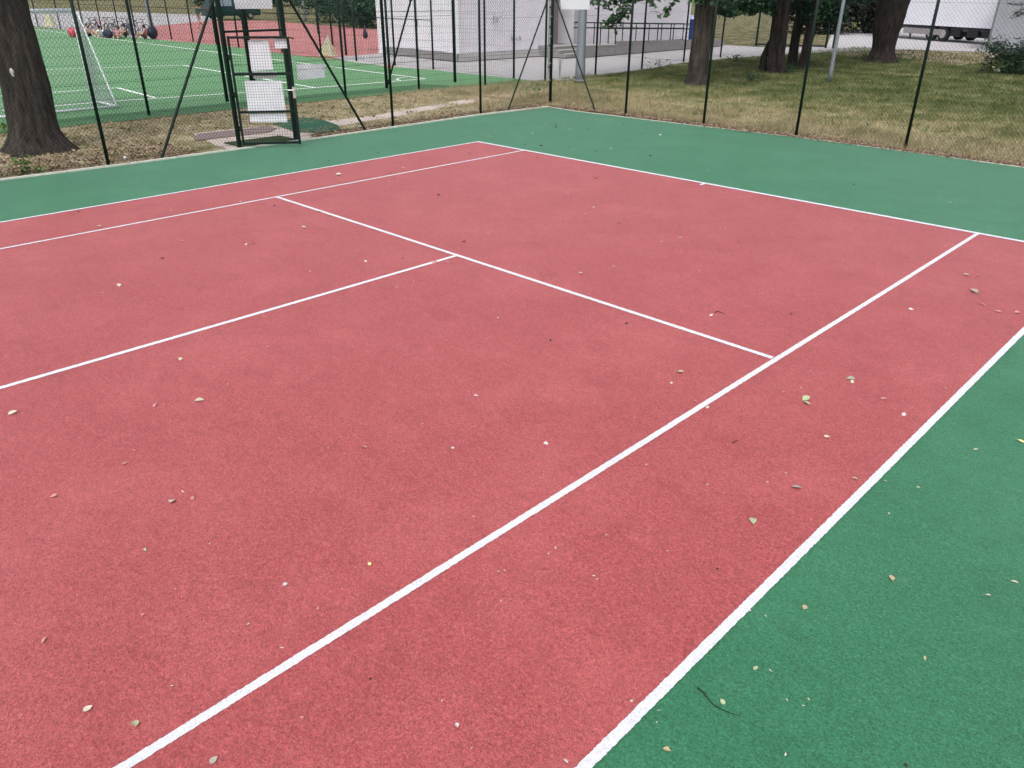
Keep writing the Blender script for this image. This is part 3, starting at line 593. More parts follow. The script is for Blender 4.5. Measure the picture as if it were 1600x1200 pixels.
# ------------------------------------------------------------ trees and plants
def leaf_quad(mb, c, s, rnd, flat=.5, asp=.6):
    """one folded leaf: two triangles either side of a midrib, pointed at both ends"""
    d = Vector((rnd.gauss(0, 1), rnd.gauss(0, 1), rnd.gauss(0, flat))).normalized(); n = Vector((rnd.gauss(0, .6), rnd.gauss(0, .6), 1)); w = d.cross(n).normalized()*s*asp*.5; up = w.cross(d).normalized()*s*.09
    b = len(mb.v); mb.v += [tuple(c-d*s*.5), tuple(c+w-d*s*.05+up), tuple(c+d*s*.5), tuple(c-w-d*s*.05+up)]
    mb.face((b, b+1, b+2)); mb.face((b, b+2, b+3))
def trunk_mesh(path, rad, n=18, flare=.5, flh=.55, seed=0, lobes=5, amp=.06):
    mb = MB(); K = []
    pts = [Vector(p) for p in path]; rs = list(rad); P2 = []; R2 = []
    for i in range(len(pts)-1):
        k = max(2, int((pts[i+1]-pts[i]).length/.12)) if i < 2 else 6
        for j in range(k): t = j/k; P2.append(pts[i].lerp(pts[i+1], t)); R2.append(rs[i]*(1-t)+rs[i+1]*t)
    P2.append(pts[-1]); R2.append(rs[-1]); b = 0
    for i, p in enumerate(P2):
        h = p.z-pts[0].z; f = flare*max(0, 1-h/flh)**2.2
        for k in range(n):
            a = 2*math.pi*k/n; lob = 1+f*(1+.55*math.cos(lobes*a+seed)); u = noise.noise(Vector((math.cos(a)*1.4+seed, math.sin(a)*1.4, p.z*.9)))*amp*1.6+noise.noise(Vector((math.cos(a)*5+seed, math.sin(a)*5, p.z*2.2)))*amp
            r = R2[i]*(lob+u); mb.v.append((p.x+math.cos(a)*r, p.y+math.sin(a)*r, p.z))
    for i in range(len(P2)-1):
        for k in range(n): k2 = (k+1) % n; mb.face([i*n+k, i*n+k2, (i+1)*n+k2, (i+1)*n+k])
    return mb
def crown_mesh(rnd, rx, rz, nclump, nleaf, ls, zc, keep=None):
    mb = MB()
    for c in range(nclump):
        while True:
            v = Vector((rnd.uniform(-1, 1), rnd.uniform(-1, 1), rnd.uniform(-1, 1)))
            if .25 < v.length < 1: break
        cc = Vector((v.x*rx, v.y*rx, zc+v.z*rz)); cr = rnd.uniform(.35, .9)
        for i in range(nleaf):
            q = cc+Vector((rnd.gauss(0, cr*.6), rnd.gauss(0, cr*.6), rnd.gauss(0, cr*.35)))
            leaf_quad(mb, q, ls*rnd.uniform(.7, 1.3), rnd)
    return mb
_cm = None
def tree(base, path, rad, label, bark='bark', flare=.5, seed=0, crown=None, name='tree', group=None, cm='leafd', extra=None, lobes=5):
    """path is relative to the base"""
    global _cm
    t = empty(name, base, label, 'tree', group); rnd = random.Random(seed)
    mb = trunk_mesh(path, rad, flare=flare, seed=seed, lobes=lobes); tr = mb.build('trunk', M[bark], t, True)
    top = Vector(path[-1])
    if extra:
        for e in extra: m2 = trunk_mesh(e[0], e[1], n=14, flare=e[2] if len(e) > 2 else .2, seed=seed+3); m2.build('stem', M[bark], t, True)
    zc, rx, rz = crown or (7.5, 3.6, 3.2)
    for k in range(6):
        a = k*1.05+seed; z0 = zc-rz*rnd.uniform(.6, .9); p0 = top if z0 > top.z else Vector(path[-2]).lerp(top, .6); p0 = Vector((top.x, top.y, min(top.z, z0)))
        e_ = Vector((top.x+math.cos(a)*rx*.75, top.y+math.sin(a)*rx*.75, zc+rnd.uniform(-.5, .8)*rz)); mb = MB(); mb.tube([p0, p0.lerp(e_, .5)+Vector((0, 0, .3)), e_], [rad[-1]*.6, rad[-1]*.35, .02], 8); mb.build('limb', M[bark], t, True)
    if _cm is None:
        _cm = [crown_mesh(random.Random(90+i), 3.6, 3.2, 52, 80, .20, 0).build('crown', M['leafd']) for i in range(2)]
        for o in _cm: COL.objects.unlink(o)
    c = _cm[seed % 2].copy(); COL.objects.link(c); c.parent = t; c.location = (top.x, top.y, zc); c.scale = (rx/3.6, rx/3.6, rz/3.2); c.rotation_euler.z = seed*1.3
    return t
def twig_leaves(name, parent, pts, n, s, m, rnd, spread=.16, twig=True, flat=.5, asp=.6):
    """leaves hung along a polyline of world points"""
    mb = MB(); base = parent.location if parent else Vector((0, 0, 0)); pts = [Vector(p)-base for p in pts]
    for i in range(n):
        k = rnd.randrange(len(pts)-1); q = pts[k].lerp(pts[k+1], rnd.random())+Vector((rnd.gauss(0, spread), rnd.gauss(0, spread), rnd.gauss(0, spread*.7))); leaf_quad(mb, q, s*rnd.uniform(.6, 1.25), rnd, flat, asp)
    o = mb.build(name, M[m], parent)
    if twig: mb = MB(); mb.tube(pts, [.015]*(len(pts)-1)+[.005], 5); mb.build('twig', M['barkd'], o)
    return o
# the big trunk at the left
b0 = Vector((-11.0, -6.72, -.05)); T1 = tree(b0, [(0, 0, 0), (.0, .02, .5), (-.02, .06, 1.2), (-.05, .10, 2.6), (-.05, .12, 4.5)], [.47, .44, .405, .385, .33], 'thick grey brown trunk at the left edge behind the court fence', 'bark', .42, 3, (8.2, 3.6, 3.0), lobes=4)
mb = MB(); q = G(18, 112); c = PX(18.5, 112, b0.x+.44); mb.ell((0, 0, 0), (.035, .035, .06), 8, 6); mb.tube([(0, 0, .03), (.02, .0, -.08)], .018, 6); o = mb.build('broken_branch_stub', M['kerb'], T1); o.location = c-b0
# the lawn trees
b = Vector((-8.62, 13.25, -.05)); T2 = tree(b, [(0, 0, 0), (0, 0, .6), (.02, .02, 1.6), (.03, .04, 3.0), (.05, .1, 4.6)], [.35, .33, .335, .35, .28], 'single grey brown trunk on the lawn in front of the blue bin', 'bark', .22, 5, (6.6, 3.8, 3.0))
rnd = random.Random(4)
for k, (pts, n) in enumerate(([[(1075, -25), (1040, -14), (1000, -8), (965, 2), (945, 12)], 130], [[(1000, -12), (985, 2), (975, 18), (966, 34), (955, 38)], 95], [[(975, 14), (962, 26), (950, 36), (943, 38)], 22], [[(1060, -22), (1000, -15), (950, -6), (932, 0), (925, 3)], 60], [[(1080, -25), (1066, -10), (1052, 5), (1042, 16), (1032, 24)], 26], [[(1010, -8), (1018, 2), (1015, 6)], 22])):
    w3 = [PY(x, y, 13.3-.25*k) for x, y in pts]; twig_leaves('low_branch', T2, w3, int(n*1.5), .25, 'leaf', rnd, .13 if k not in (4,) else .07)
for k, pts in enumerate(([(1092, 8), (1105, -5), (1112, -20)], [(1078, 5), (1085, -6), (1090, -20)])): twig_leaves('low_branch', T2, [PY(x, y, 12.9) for x, y in pts], 40, .16, 'leaf', rnd, .14)
def V3(px, py, yv): return PY(px, py, yv)
def rel(b, pts): return [tuple(PY(x, y, b.y+dy)-b) for x, y, dy in pts]
b = G(1212, 112); b.z = -.05
pth = rel(b, [(1208, 80, 0), (1213, 45, 0), (1217, 10, 0), (1222, -30, 0)]); pth2 = rel(b, [(1220, 80, .05), (1225, 45, .05), (1229, 10, .05), (1236, -30, .1)])
T3 = tree(b, [(-.05, 0, 0)]+pth, [.24, .20, .21, .20, .16], 'double trunk on the lawn with a short leaning stem at its foot', 'barkd', .25, 7, (5.2, 3.4, 2.3), extra=[([(.16, 0, 0)]+pth2, [.20, .17, .16, .15, .12]), ([(-.62, .1, 0)]+rel(b, [(1194, 88, .1), (1203, 68, .1), (1207, 60, .1)]), [.15, .13, .12, .10], .2)])
b = G(1237.5, 101); b.z = -.05; T4 = tree(b, [(0, 0, 0)]+rel(b, [(1241, 70, 0), (1247, 40, 0), (1253, 10, 0), (1262, -35, 0)]), [.22, .19, .20, .20, .15], 'slim dark trunk leaning right beside the double trunk', 'barkd', .15, 8, (5.6, 3.2, 2.4))
b = G(1251, 107); b.z = -.05; T5 = tree(b, [(0, 0, 0)]+rel(b, [(1258, 82, 0), (1265, 55, 0), (1273, 25, 0), (1279, 0, 0), (1286, -35, 0)]), [.19, .17, .20, .21, .19, .15], 'dark slanting trunk just left of the fence post and pale pole', 'barkd', .15, 9, (5.6, 3.2, 2.4))
o = board('notice_plate', [PD(1245, 7, 34), PD(1255, 8, 34), PD(1252, 20, 34), PD(1242, 19, 34)], 'small pale plate fixed high on the slim trunk leaning right', .02)
mb = MB(); mb.tube([Vector(q)-b for q in (PY(1249, 56, b.y), PY(1258, 46, b.y), PY(1266, 34, b.y))], .018, 5); mb.build('twig', M['barkd'], T5)
b = G(1376, 95); b.z = -.05; T6 = tree(b, [(0, 0, 0)]+rel(b, [(1380, 75, 0), (1384, 50, 0), (1391, 25, 0), (1397, 0, 0), (1404, -40, 0)]), [.56, .50, .56, .64, .70, .62], 'very thick dark trunk on the lawn in front of the white trailer', 'barkd', .35, 12, (8.5, 4.5, 3.2))
# low hanging crowns between the trunks
def hang(parent, x0, x1, yb, n, s, m, yv, rnd, rag=9, ytop=-30):
    mb = MB(); base = parent.location
    for i in range(n):
        x = rnd.uniform(x0, x1); low = yb+rag*noise.noise(Vector((x*.045, yv, 0)))*1.6; y = low-abs(rnd.gauss(0, 1))*16
        if y < ytop: continue
        leaf_quad(mb, PY(x, y, yv+rnd.uniform(-1.2, 1.2))-base, s*rnd.uniform(.6, 1.3), rnd)
    return mb.build('hanging_foliage', M[m], parent)
rnd = random.Random(21)
hang(T2, 1092, 1150, 12, 420, .17, 'leafd', 13.6, rnd, 8); hang(T3, 1108, 1215, 25, 2600, .17, 'leafd', 19.5, rnd, 9); hang(T3, 1145, 1205, 24, 420, .17, 'leaf', 19.0, rnd, 9); hang(T4, 1195, 1275, 17, 1300, .17, 'leafd', 23, rnd, 9); hang(T5, 1250, 1325, 34, 1900, .17, 'leafd', 22, rnd, 12); hang(T5, 1265, 1300, 38, 200, .17, 'leaf', 21.5, rnd, 9); hang(T6, 1305, 1370, 6, 260, .2, 'leafd', 27, rnd, 8)
twig_leaves('low_branch', T3, [PY(x, y, 19.2) for x, y in ((1130, 10), (1126, 22), (1122, 30))], 26, .15, 'leafd', rnd, .12)

def bush(name, base, rx, ry, h, n, s, m, label, cat='bush', seed=0, group=None, lumps=9, flat=.5, asp=.6):
    t = empty(name, base, label, cat, group); rnd = random.Random(seed); mb = MB()
    L = [(Vector((rnd.uniform(-.75, .75)*rx, rnd.uniform(-.75, .75)*ry, rnd.uniform(.15, .72)*h)), rnd.uniform(.28, .5)) for _ in range(lumps)]
    for i in range(n):
        c, r = rnd.choice(L); q = c+Vector((rnd.gauss(0, r*rx*.45), rnd.gauss(0, r*ry*.45), rnd.gauss(0, r*h*.42))); q.z = abs(q.z); leaf_quad(mb, q, s*rnd.uniform(.6, 1.3), rnd, flat, asp)
    mb.build('foliage', M[m], t); mb = MB()
    for k in range(5): mb.tube([(rnd.uniform(-.2, .2)*rx, rnd.uniform(-.2, .2)*ry, -.05), (rnd.uniform(-.6, .6)*rx, rnd.uniform(-.6, .6)*ry, h*.8)], [.025, .008], 5)
    mb.build('stem', M['barkd'], t); return t
B1 = bush('shrub', G(1578, 112), 1.6, 1.1, 1.25, 3400, .15, 'leafb', 'spreading dark green shrub at the right edge of the lawn', seed=3, lumps=14, asp=.38)
twig_leaves('low_branch', B1, [PY(x, y, 24.5) for x, y in ((1560, 108), (1545, 104), (1530, 112), (1521, 120))], 50, .15, 'leafb', random.Random(5), .08, asp=.35)
twig_leaves('low_branch', B1, [PY(x, y, 24.5) for x, y in ((1570, 100), (1552, 82), (1545, 72), (1541, 66))], 55, .15, 'leafb', random.Random(6), .12, asp=.35)
twig_leaves('dry_flower_head', B1, [PY(x, y, 23.6) for x, y in ((1543, 84), (1550, 86), (1553, 88))], 26, .07, 'kerb', random.Random(7), .05, twig=False)
twig_leaves('dry_flower_head', B1, [PY(x, y, 23.6) for x, y in ((1552, 107), (1558, 110), (1560, 108))], 26, .07, 'kerb', random.Random(8), .05, twig=False)
T7 = tree(Vector((-.2, 24.5, -.05)), [(0, 0, 0), (0, 0, 1.5), (.05, 0, 3.2), (.1, 0, 5)], [.22, .2, .19, .15], 'tree with feathery drooping sprays at the right edge of the photo', 'barkd', .3, 14, (6.2, 2.6, 2.6))
for pts in ([(1640, -10), (1610, 4), (1592, 8), (1572, 5)], [(1625, 0), (1603, 12), (1588, 20), (1581, 28)], [(1640, 6), (1612, 15), (1597, 20), (1590, 26)]): twig_leaves('drooping_spray', T7, [PY(x, y, 23.5) for x, y in pts], 90, .13, 'needle', random.Random(len(pts)+pts[0][1]), .07, asp=.22)
# hedge beyond the road, bushes beyond the red ground
hl = ['dark overgrown hedge beyond the road, left end behind the slanting trunks', 'dark overgrown hedge beyond the road, right of the pale pole', 'dark overgrown hedge beyond the road, beside the thickest trunk']
for k, (x, y) in enumerate(((1275, 52), (1322, 51), (1362, 50))):
    v = G(x, y); bush('hedge_bush', v, 2.3, 1.6, 4.2, 4600, .26, 'leafh', hl[k], 'hedge', 30+k, lumps=16)
bl_ = [(528, 34, 2.6, 3.0, 'olive green bush behind the red ground, leftmost of the near bushes'), (558, 40, 2.6, 3.6, 'dense green bush behind the red ground beside the fence post'), (588, 43, 2.6, 4.2, 'dense green bush against the left end of the building')]
for k, (x, y, r_, h, lab) in enumerate(bl_): bush('bush', G(x, y), r_, r_, h, 2600, .30, 'hedge', lab, seed=50+k, lumps=16)
TLB = ['far dark bush directly behind the bonnet end of the van', 'far dark bush behind the roof of the van', 'far dark bush just right of the gate posts', 'far dark bush left of the grey lamp post', 'far dark bush right of the grey lamp post', 'far dark bush behind the olive green bush', 'far dark bush behind the dense bush beside the fence post', 'far dark bush next to the left end of the building']
for k, (x, y, r_, h) in enumerate(((338, 8, 6, 6), (372, 6, 7, 6), (432, 9, 8, 7), (468, 8, 8, 7), (500, 9, 8, 7), (530, 12, 7, 7), (560, 14, 7, 8), (590, 18, 6, 8))):
    bush('tree_line_bush', G(x, y), r_, r_, h, 1500, .7, 'hedge', TLB[k], seed=70+k, lumps=18, group='far dark tree line bushes')
bush('bush', G(322, 9), 2.0, 3, 3, 500, .4, 'hedge', 'solitary dark bush on the dry meadow left of the van', seed=91, lumps=7)
def weed(loc, n, s, h, m, label, seed, spread=.18, cat='weed', asp=.4):
    t = MB(); rnd = random.Random(seed)
    for i in range(n):
        a = rnd.uniform(0, 6.28); r_ = abs(rnd.gauss(0, spread)); z = rnd.uniform(.02, h)
        leaf_quad(t, Vector((math.cos(a)*r_, math.sin(a)*r_, z)), s*rnd.uniform(.6, 1.3), rnd, .5, asp)
        if i % 4 == 0: t.wire((0, 0, -.03), (math.cos(a)*r_, math.sin(a)*r_, z), .004)
    o = t.build('weed', M[m]); o.location = (loc[0], loc[1], -.04); return tag(o, label, cat)
weed(G(42, 268), 46, .14, .30, 'weed', 'bright green leafy weed between the big trunk and the court kerb', 1, .15)
weed(G(8, 205), 30, .12, .25, 'weed', 'pale green weed left of the big trunk', 2, .12)
weed(G(1150, 95), 90, .12, .30, 'leafb', 'dark weed clump on the lawn edge between the first trunk and the double trunk', 3, .5)
weed(G(1172, 125), 60, .13, .3, 'leafd', 'dark leafy weed in front of the double trunk', 4, .3)
weed(G(1232, 112), 90, .13, .4, 'leafd', 'dark leafy weed at the foot of the double trunk and slim trunk', 5, .4)
weed(G(1408, 94), 60, .14, .45, 'leafb', 'dark weed at the right foot of the thickest trunk', 6, .35)
weed(G(1350, 92), 60, .14, .35, 'leafb', 'dark weed at the left foot of the thickest trunk', 7, .4)
weed(G(1445, 205), 16, .07, .12, 'weed', 'tiny green weed on the dry lawn right of the last fence post', 8, .06)
weed(G(1356, 196), 14, .07, .12, 'leafd', 'tiny dark weed on the dry lawn left of the last fence post', 9, .05)
weed(G(1030, 103), 60, .12, .3, 'leafb', 'dark weeds along the lawn edge under the ramp', 10, .6)
weed(G(840, 150), 50, .10, .35, 'weed', 'yellow green weeds beside the fence corner post', 11, .35)
weed(G(875, 118), 40, .09, .8, 'weed', 'tall thin dry weed beside the galvanised lamp post', 12, .12)

# grass and litter nobody could count
def scatter(name, n, area, hfun, mat_, label, seed, w=.008, z=-.045):
    rnd = random.Random(seed); mb = MB(); k = 0
    while k < n:
        x, y = area(rnd)
        h = hfun(x, y, rnd)
        if h <= 0: continue
        k += 1; a = rnd.uniform(0, 6.28); dx, dy = math.cos(a)*w, math.sin(a)*w; lx, ly = rnd.gauss(0, h*.45), rnd.gauss(0, h*.45); b = len(mb.v)
        mb.v += [(x-dx, y-dy, z), (x+dx, y+dy, z), (x+lx, y+ly, z+h)]; mb.face((b, b+1, b+2))
    o = mb.build(name, mat_); return tag(o, label, 'grass', kind='stuff')
def area_lawn(rnd):
    y = 5.45+31*rnd.random()**1.9; x = rnd.uniform(-13, 8); return x, y
scatter('grass', 150000, area_lawn, lambda x, y, r: (.04+.08*r.random())*(1+.9*noise.noise(Vector((x*.8, y*.8, 0))))*(1.35 if y < 8 else 1), M['grass'], 'dry yellow and green grass of the lawn behind the baseline', 1, .010)
def area_strip(rnd): return rnd.uniform(-13.6, -8.5), rnd.uniform(-13, 9.5)
def hs_(x, y, r):
    if y < -5 and r.random() < .55: return 0
    if -4.3 < y < -2.0 and x > -10.6: return 0
    for v in pc:
        if (Vector((x, y))-Vector(v[:2])).length < .42: return 0
    return (.02+.06*r.random())*(1+.8*noise.noise(Vector((x, y, 3))))+(.05 if y > 3.4 else 0)
scatter('grass', 36000, area_strip, hs_, M['grass'], 'thin grass on the strip between the court fence and the football pitch', 2, .006)
M['dry'] = mat('dry_leaf_litter', (.34, .23, .16), .85, noise_=(40, 0), col2=(.10, .062, .045))
M['dry2'] = mat('pale_dry_leaf', (.58, .46, .32), .8, noise_=(40, 0), col2=(.20, .13, .08))
def litter(n, pick, seed, label, sz=.045):
    rnd = random.Random(seed); mb = MB()
    for i in range(n):
        x, y = pick(rnd); mb.cur = 1 if rnd.random() < .22 else 0; s = sz*rnd.uniform(.5, 1.4); leaf_quad(mb, Vector((x, y, -.035+abs(rnd.gauss(0, .015)))), s, rnd, .15, .7)
    o = mb.build('leaf_litter', [M['dry'], M['dry2']]); return tag(o, label, 'leaves', kind='stuff')
OFF = [G(x, y) for x, y in ((440, 195), (480, 192), (510, 195), (380, 205), (340, 210), (400, 220), (440, 212), (320, 212))]
def clear(x, y):
    return not ((-4.6 < y < -2.0 and x > -11.0) or any((Vector((x, y))-Vector(v[:2])).length < .40 for v in pc) or any((Vector((x, y))-Vector(v[:2])).length < .62 for v in OFF))
def pk3(r):
    while True:
        x, y = r.uniform(-13.6, -8.5), r.uniform(-9, 9)
        if clear(x, y) or r.random() < .04: return x, y
def pk(rnd):
    while True:
        y = rnd.uniform(-13, 5.2); x = -8.3-abs(rnd.gauss(0, .35 if y > -4 else 1.5))
        if not clear(x, y): continue
        if y > -4 and rnd.random() < .35: continue
        return x, y
litter(7500, pk, 3, 'brown fallen leaves drifted along the left court kerb', .065)
litter(9000, lambda r: (lambda x: (x, 5.42-.0*x+abs(r.gauss(0, .35))))(r.uniform(-8.3, 8)), 4, 'dead leaves and dry grass drifted along the kerb behind the baseline', .06)
litter(3000, pk3, 6, 'dead leaves spread over the strip by the football pitch', .075)
litter(500, lambda r: (-8.15+abs(r.gauss(0, .25)), r.uniform(3.9, 5.15)-abs(r.gauss(0, .1))), 8, 'leaf crumbs in the corner of the green court surround', .02)
litter(9000, lambda r: (lambda x: (x, 5.22+.28*(x+8)/8*0+r.gauss(.10, .10)+(.10 if x > -2 else 0)))(r.uniform(-7.9, 8)), 12, 'dead leaf crumbs lying over the kerb behind the baseline', .042)
for o in bpy.data.objects:
    if o.get('label', '').startswith('dead leaf crumbs lying over'): o.location.z = .045
for o in bpy.data.objects:
    if o.get('label', '').startswith('leaf crumbs in the corner'): o.location.z = .042
t = MB(); t.ell((0, 0, .03), (.035, .03, .035), 10, 7); o = t.build('crumpled_wrapper', M['board']); o.location = G(196, 249, -.03); tag(o, 'crumpled pale wrapper in the dead leaves by the court kerb', 'litter')

# ------------------------------------------------------------ people, bags and bicycles by the pitch
def grown(name, chains, mats, parent, loc, rz=0, root=0, sub=2):
    """one continuous surface grown round a skeleton; chains: (joint ids, class); joints: id -> (pos, radius, class)"""
    joints, bones = chains; ids = list(joints); me = bpy.data.meshes.new(name)
    me.from_pydata([joints[i][0] for i in ids], [(ids.index(a), ids.index(b)) for a, b in bones], []); o = bpy.data.objects.new(name, me); COL.objects.link(o)
    md = o.modifiers.new('skin', 'SKIN'); 
    if not me.skin_vertices: 
        bpy.context.view_layer.objects.active = o
    for i, k in enumerate(ids):
        sv = me.skin_vertices[0].data[i]; r_ = joints[k][1]; sv.radius = (r_, r_) if not isinstance(r_, tuple) else r_; sv.use_root = (i == root)
    s2 = o.modifiers.new('sub', 'SUBSURF'); s2.levels = sub; s2.render_levels = sub
    dg = bpy.context.evaluated_depsgraph_get(); dg.update(); ev = o.evaluated_get(dg); m2 = bpy.data.meshes.new_from_object(ev)
    o.modifiers.clear(); o.data = m2; bpy.data.meshes.remove(me); m2.materials.clear()
    for m in mats: m2.materials.append(m)
    segs = [(Vector(joints[a][0]), Vector(joints[b][0]), joints[b][2]) for a, b in bones]
    for p in m2.polygons:
        c = p.center; best = min(segs, key=lambda s: (c-(s[0]+(s[1]-s[0])*max(0, min(1, (c-s[0]).dot(s[1]-s[0])/max(1e-9, (s[1]-s[0]).length_squared))))).length); p.material_index = best[2]; p.use_smooth = True
    o.parent = parent; o.location = loc; o.rotation_euler.z = rz; return o
def body(pose, cols):
    """cols: shirt, shorts, shoe materials; classes 0 skin 1 shirt 2 shorts 3 shoe"""
    J = {}; B = []
    def j(k, p, r_, c): J[k] = (p, r_, c)
    P = pose
    j('pel', P['pel'], .125, 2); j('wst', P['wst'], .115, 1); j('chs', P['chs'], (.15, .115), 1); j('nkb', P['nkb'], .07, 1); j('nk', P['nk'], .052, 0); j('hd', P['hd'], (.085, .095), 0); j('ht', P['ht'], .07, 0)
    B += [('pel', 'wst'), ('wst', 'chs'), ('chs', 'nkb'), ('nkb', 'nk'), ('nk', 'hd'), ('hd', 'ht')]
    fw = Vector(P.get('face', (1, 0, 0))).normalized(); hd = Vector(P['hd'])
    j('nose', tuple(hd+fw*.105+Vector((0, 0, -.005))), .014, 0); B.append(('hd', 'nose'))
    for s in ('l', 'r'):
        j(s+'sh', P[s+'sh'], .058, 1); j(s+'el', P[s+'el'], .040, 1 if P.get('long') else 0); j(s+'wr', P[s+'wr'], .027, 0)
        up = Vector(P[s+'sh']).lerp(Vector(P[s+'el']), .5); j(s+'sl', tuple(up), .052, 1)
        B += [('chs', s+'sh'), (s+'sh', s+'sl'), (s+'sl', s+'el'), (s+'el', s+'wr')]
        w = Vector(P[s+'wr']); d = (w-Vector(P[s+'el'])).normalized(); sd_ = d.cross(Vector((0, 0, 1))); sd_ = sd_.normalized() if sd_.length > .1 else Vector((0, 1, 0))
        pm = w+d*.055; j(s+'pm', tuple(pm), .030, 0); B.append((s+'wr', s+'pm'))
        for f in range(4):
            off = sd_*((f-1.5)*.02); L_ = (.06, .07, .066, .052)[f]; a = pm+off+d*.03; b_ = a+d*L_*.6+Vector((0, 0, -.012)); c = b_+d*L_*.4+Vector((0, 0, -.02))
            for n_, q, r_ in (('a', a, .009), ('b', b_, .008), ('c', c, .007)): j(s+'f%d' % f+n_, tuple(q), r_, 0)
            B += [(s+'pm', s+'f%da' % f), (s+'f%da' % f, s+'f%db' % f), (s+'f%db' % f, s+'f%dc' % f)]
        th = w+d*.03+sd_*.035*(1 if s == 'l' else -1); j(s+'ta', tuple(th), .010, 0); j(s+'tb', tuple(th+d*.035+sd_*.01), .008, 0); B += [(s+'wr', s+'ta'), (s+'ta', s+'tb')]
        j(s+'hp', P[s+'hp'], .088, 2); j(s+'th', tuple(Vector(P[s+'hp']).lerp(Vector(P[s+'kn']), .55)), .075, 2); j(s+'kn', P[s+'kn'], .055, 2 if P.get('trousers') else 0)
        j(s+'cf', tuple(Vector(P[s+'kn']).lerp(Vector(P[s+'an']), .35)), .052, 2 if P.get('trousers') else 0); j(s+'an', P[s+'an'], .036, 2 if P.get('trousers') else 0); j(s+'to', P[s+'to'], .036, 3)
        B += [('pel', s+'hp'), (s+'hp', s+'th'), (s+'th', s+'kn'), (s+'kn', s+'cf'), (s+'cf', s+'an'), (s+'an', s+'to')]
    return J, B
def mir(p): return (p[0], -p[1], p[2])
SIT = dict(pel=(0, 0, .13), wst=(-.04, 0, .27), chs=(-.06, 0, .46), nkb=(-.03, 0, .56), nk=(0, 0, .61), hd=(.03, 0, .70), ht=(.02, 0, .77), lsh=(-.05, .17, .50), lel=(.12, .24, .33), lwr=(.32, .20, .36), lhp=(.03, .09, .12), lkn=(.36, .16, .38), lan=(.62, .13, .07), lto=(.76, .14, .04))
LEAN = dict(pel=(0, 0, .13), wst=(-.10, 0, .23), chs=(-.24, 0, .38), nkb=(-.30, 0, .47), nk=(-.31, 0, .52), hd=(-.31, 0, .61), ht=(-.33, 0, .68), lsh=(-.26, .17, .42), lel=(-.46, .22, .24), lwr=(-.50, .24, .05), lhp=(.03, .09, .11), lkn=(.42, .12, .20), lan=(.80, .13, .06), lto=(.90, .14, .10))
KNEE = dict(SIT, lkn=(.28, .12, .46), lan=(.40, .12, .07), lto=(.54, .12, .04), lel=(.10, .26, .40), lwr=(.30, .10, .42))
WALK = dict(pel=(0, 0, .95), wst=(0, 0, 1.10), chs=(.0, 0, 1.33), nkb=(0, 0, 1.45), nk=(.01, 0, 1.50), hd=(.03, 0, 1.61), ht=(.02, 0, 1.70), lsh=(0, .18, 1.39), lel=(-.10, .24, 1.13), lwr=(.05, .24, .92), lhp=(0, .09, .90), lkn=(.16, .09, .50), lan=(.20, .09, .09), lto=(.34, .10, .04), rsh=(0, -.18, 1.39), rel=(.08, -.24, 1.13), rwr=(.25, -.2, 1.0), rhp=(0, -.09, .90), rkn=(.02, -.09, .50), ran=(-.32, -.09, .20), rto=(-.26, -.09, .08), long=1)
STAND = dict(WALK, rkn=(.03, -.11, .50), ran=(0, -.12, .09), rto=(.14, -.13, .04), lkn=(.03, .11, .50), lan=(0, .12, .09), lto=(.14, .13, .04), trousers=1)
for p in (SIT, LEAN, KNEE):
    for k in ('sh', 'el', 'wr', 'hp', 'kn', 'an', 'to'): p['r'+k] = mir(p['l'+k])
KNEE['rkn'] = (.36, -.15, .20); KNEE['ran'] = (.66, -.13, .06); KNEE['rto'] = (.76, -.14, .08)
_cl = {}
def cl(col):
    if col not in _cl: _cl[col] = mat('cloth', col, .85, noise_=(8, .25))
    return _cl[col]
def person(loc, rz, pose, shirt, short, shoe, label, hair=(.03, .02, .015), group=None, z=0):
    t = empty('person', (loc.x, loc.y, z), label, 'person', group, rz); grown('body', body(pose, None), [M['skin'], cl(shirt), cl(short), cl(shoe)], t, (0, 0, 0), root=0, sub=1)
    mb = MB(); h = Vector(pose['hd']); mb.ell(h+Vector((-.022, 0, .035)), (.098, .088, .088), 12, 8); mb.build('hair', cl(hair), t, True); return t
gr_ = 'people sitting on the edge of the football pitch'
W_ = (.75, .72, .72); K_ = (.02, .02, .03)
PP = [(139, 58, SIT, .4, (.62, .45, .47), K_, W_, 'person in a pinkish top sitting nearest the goal post, left end of the group', 0),
      (160, 59, LEAN, 2.6, W_, (.55, .3, .3), W_, 'person in a white top leaning back beside the dark bag', 0),
      (184, 60, LEAN, -.5, (.45, .2, .25), (.02, .03, .10), (.8, .75, .7), 'person in dark shorts stretched out in the middle of the group', 0),
      (198, 60, KNEE, -1.7, (.14, .05, .05), K_, (.7, .5, .15), 'person with knees up and a dark red top left of the dark fence post', 0),
      (229, 62, SIT, -2.3, (.45, .16, .18), (.10, .03, .04), (.75, .55, .5), 'person in a dark red top sitting beside the largest bag, right of the post', 0)]
for x, y, ps, rz, a, b_, c, lab, z in PP: person(G(x, y, -.03), rz, ps, a, b_, c, lab, group=gr_, z=-.03)
person(G(314, 45), R(-75), WALK, (.02, .09, .09), (.30, .16, .16), K_, 'person in a dark teal jacket walking across the red ground')
person(G(1594, 74), R(190), dict(STAND), (.45, .06, .04), (.06, .10, .28), K_, 'person in a red top and blue trousers behind the shrub at the right edge', hair=(.12, .07, .04))
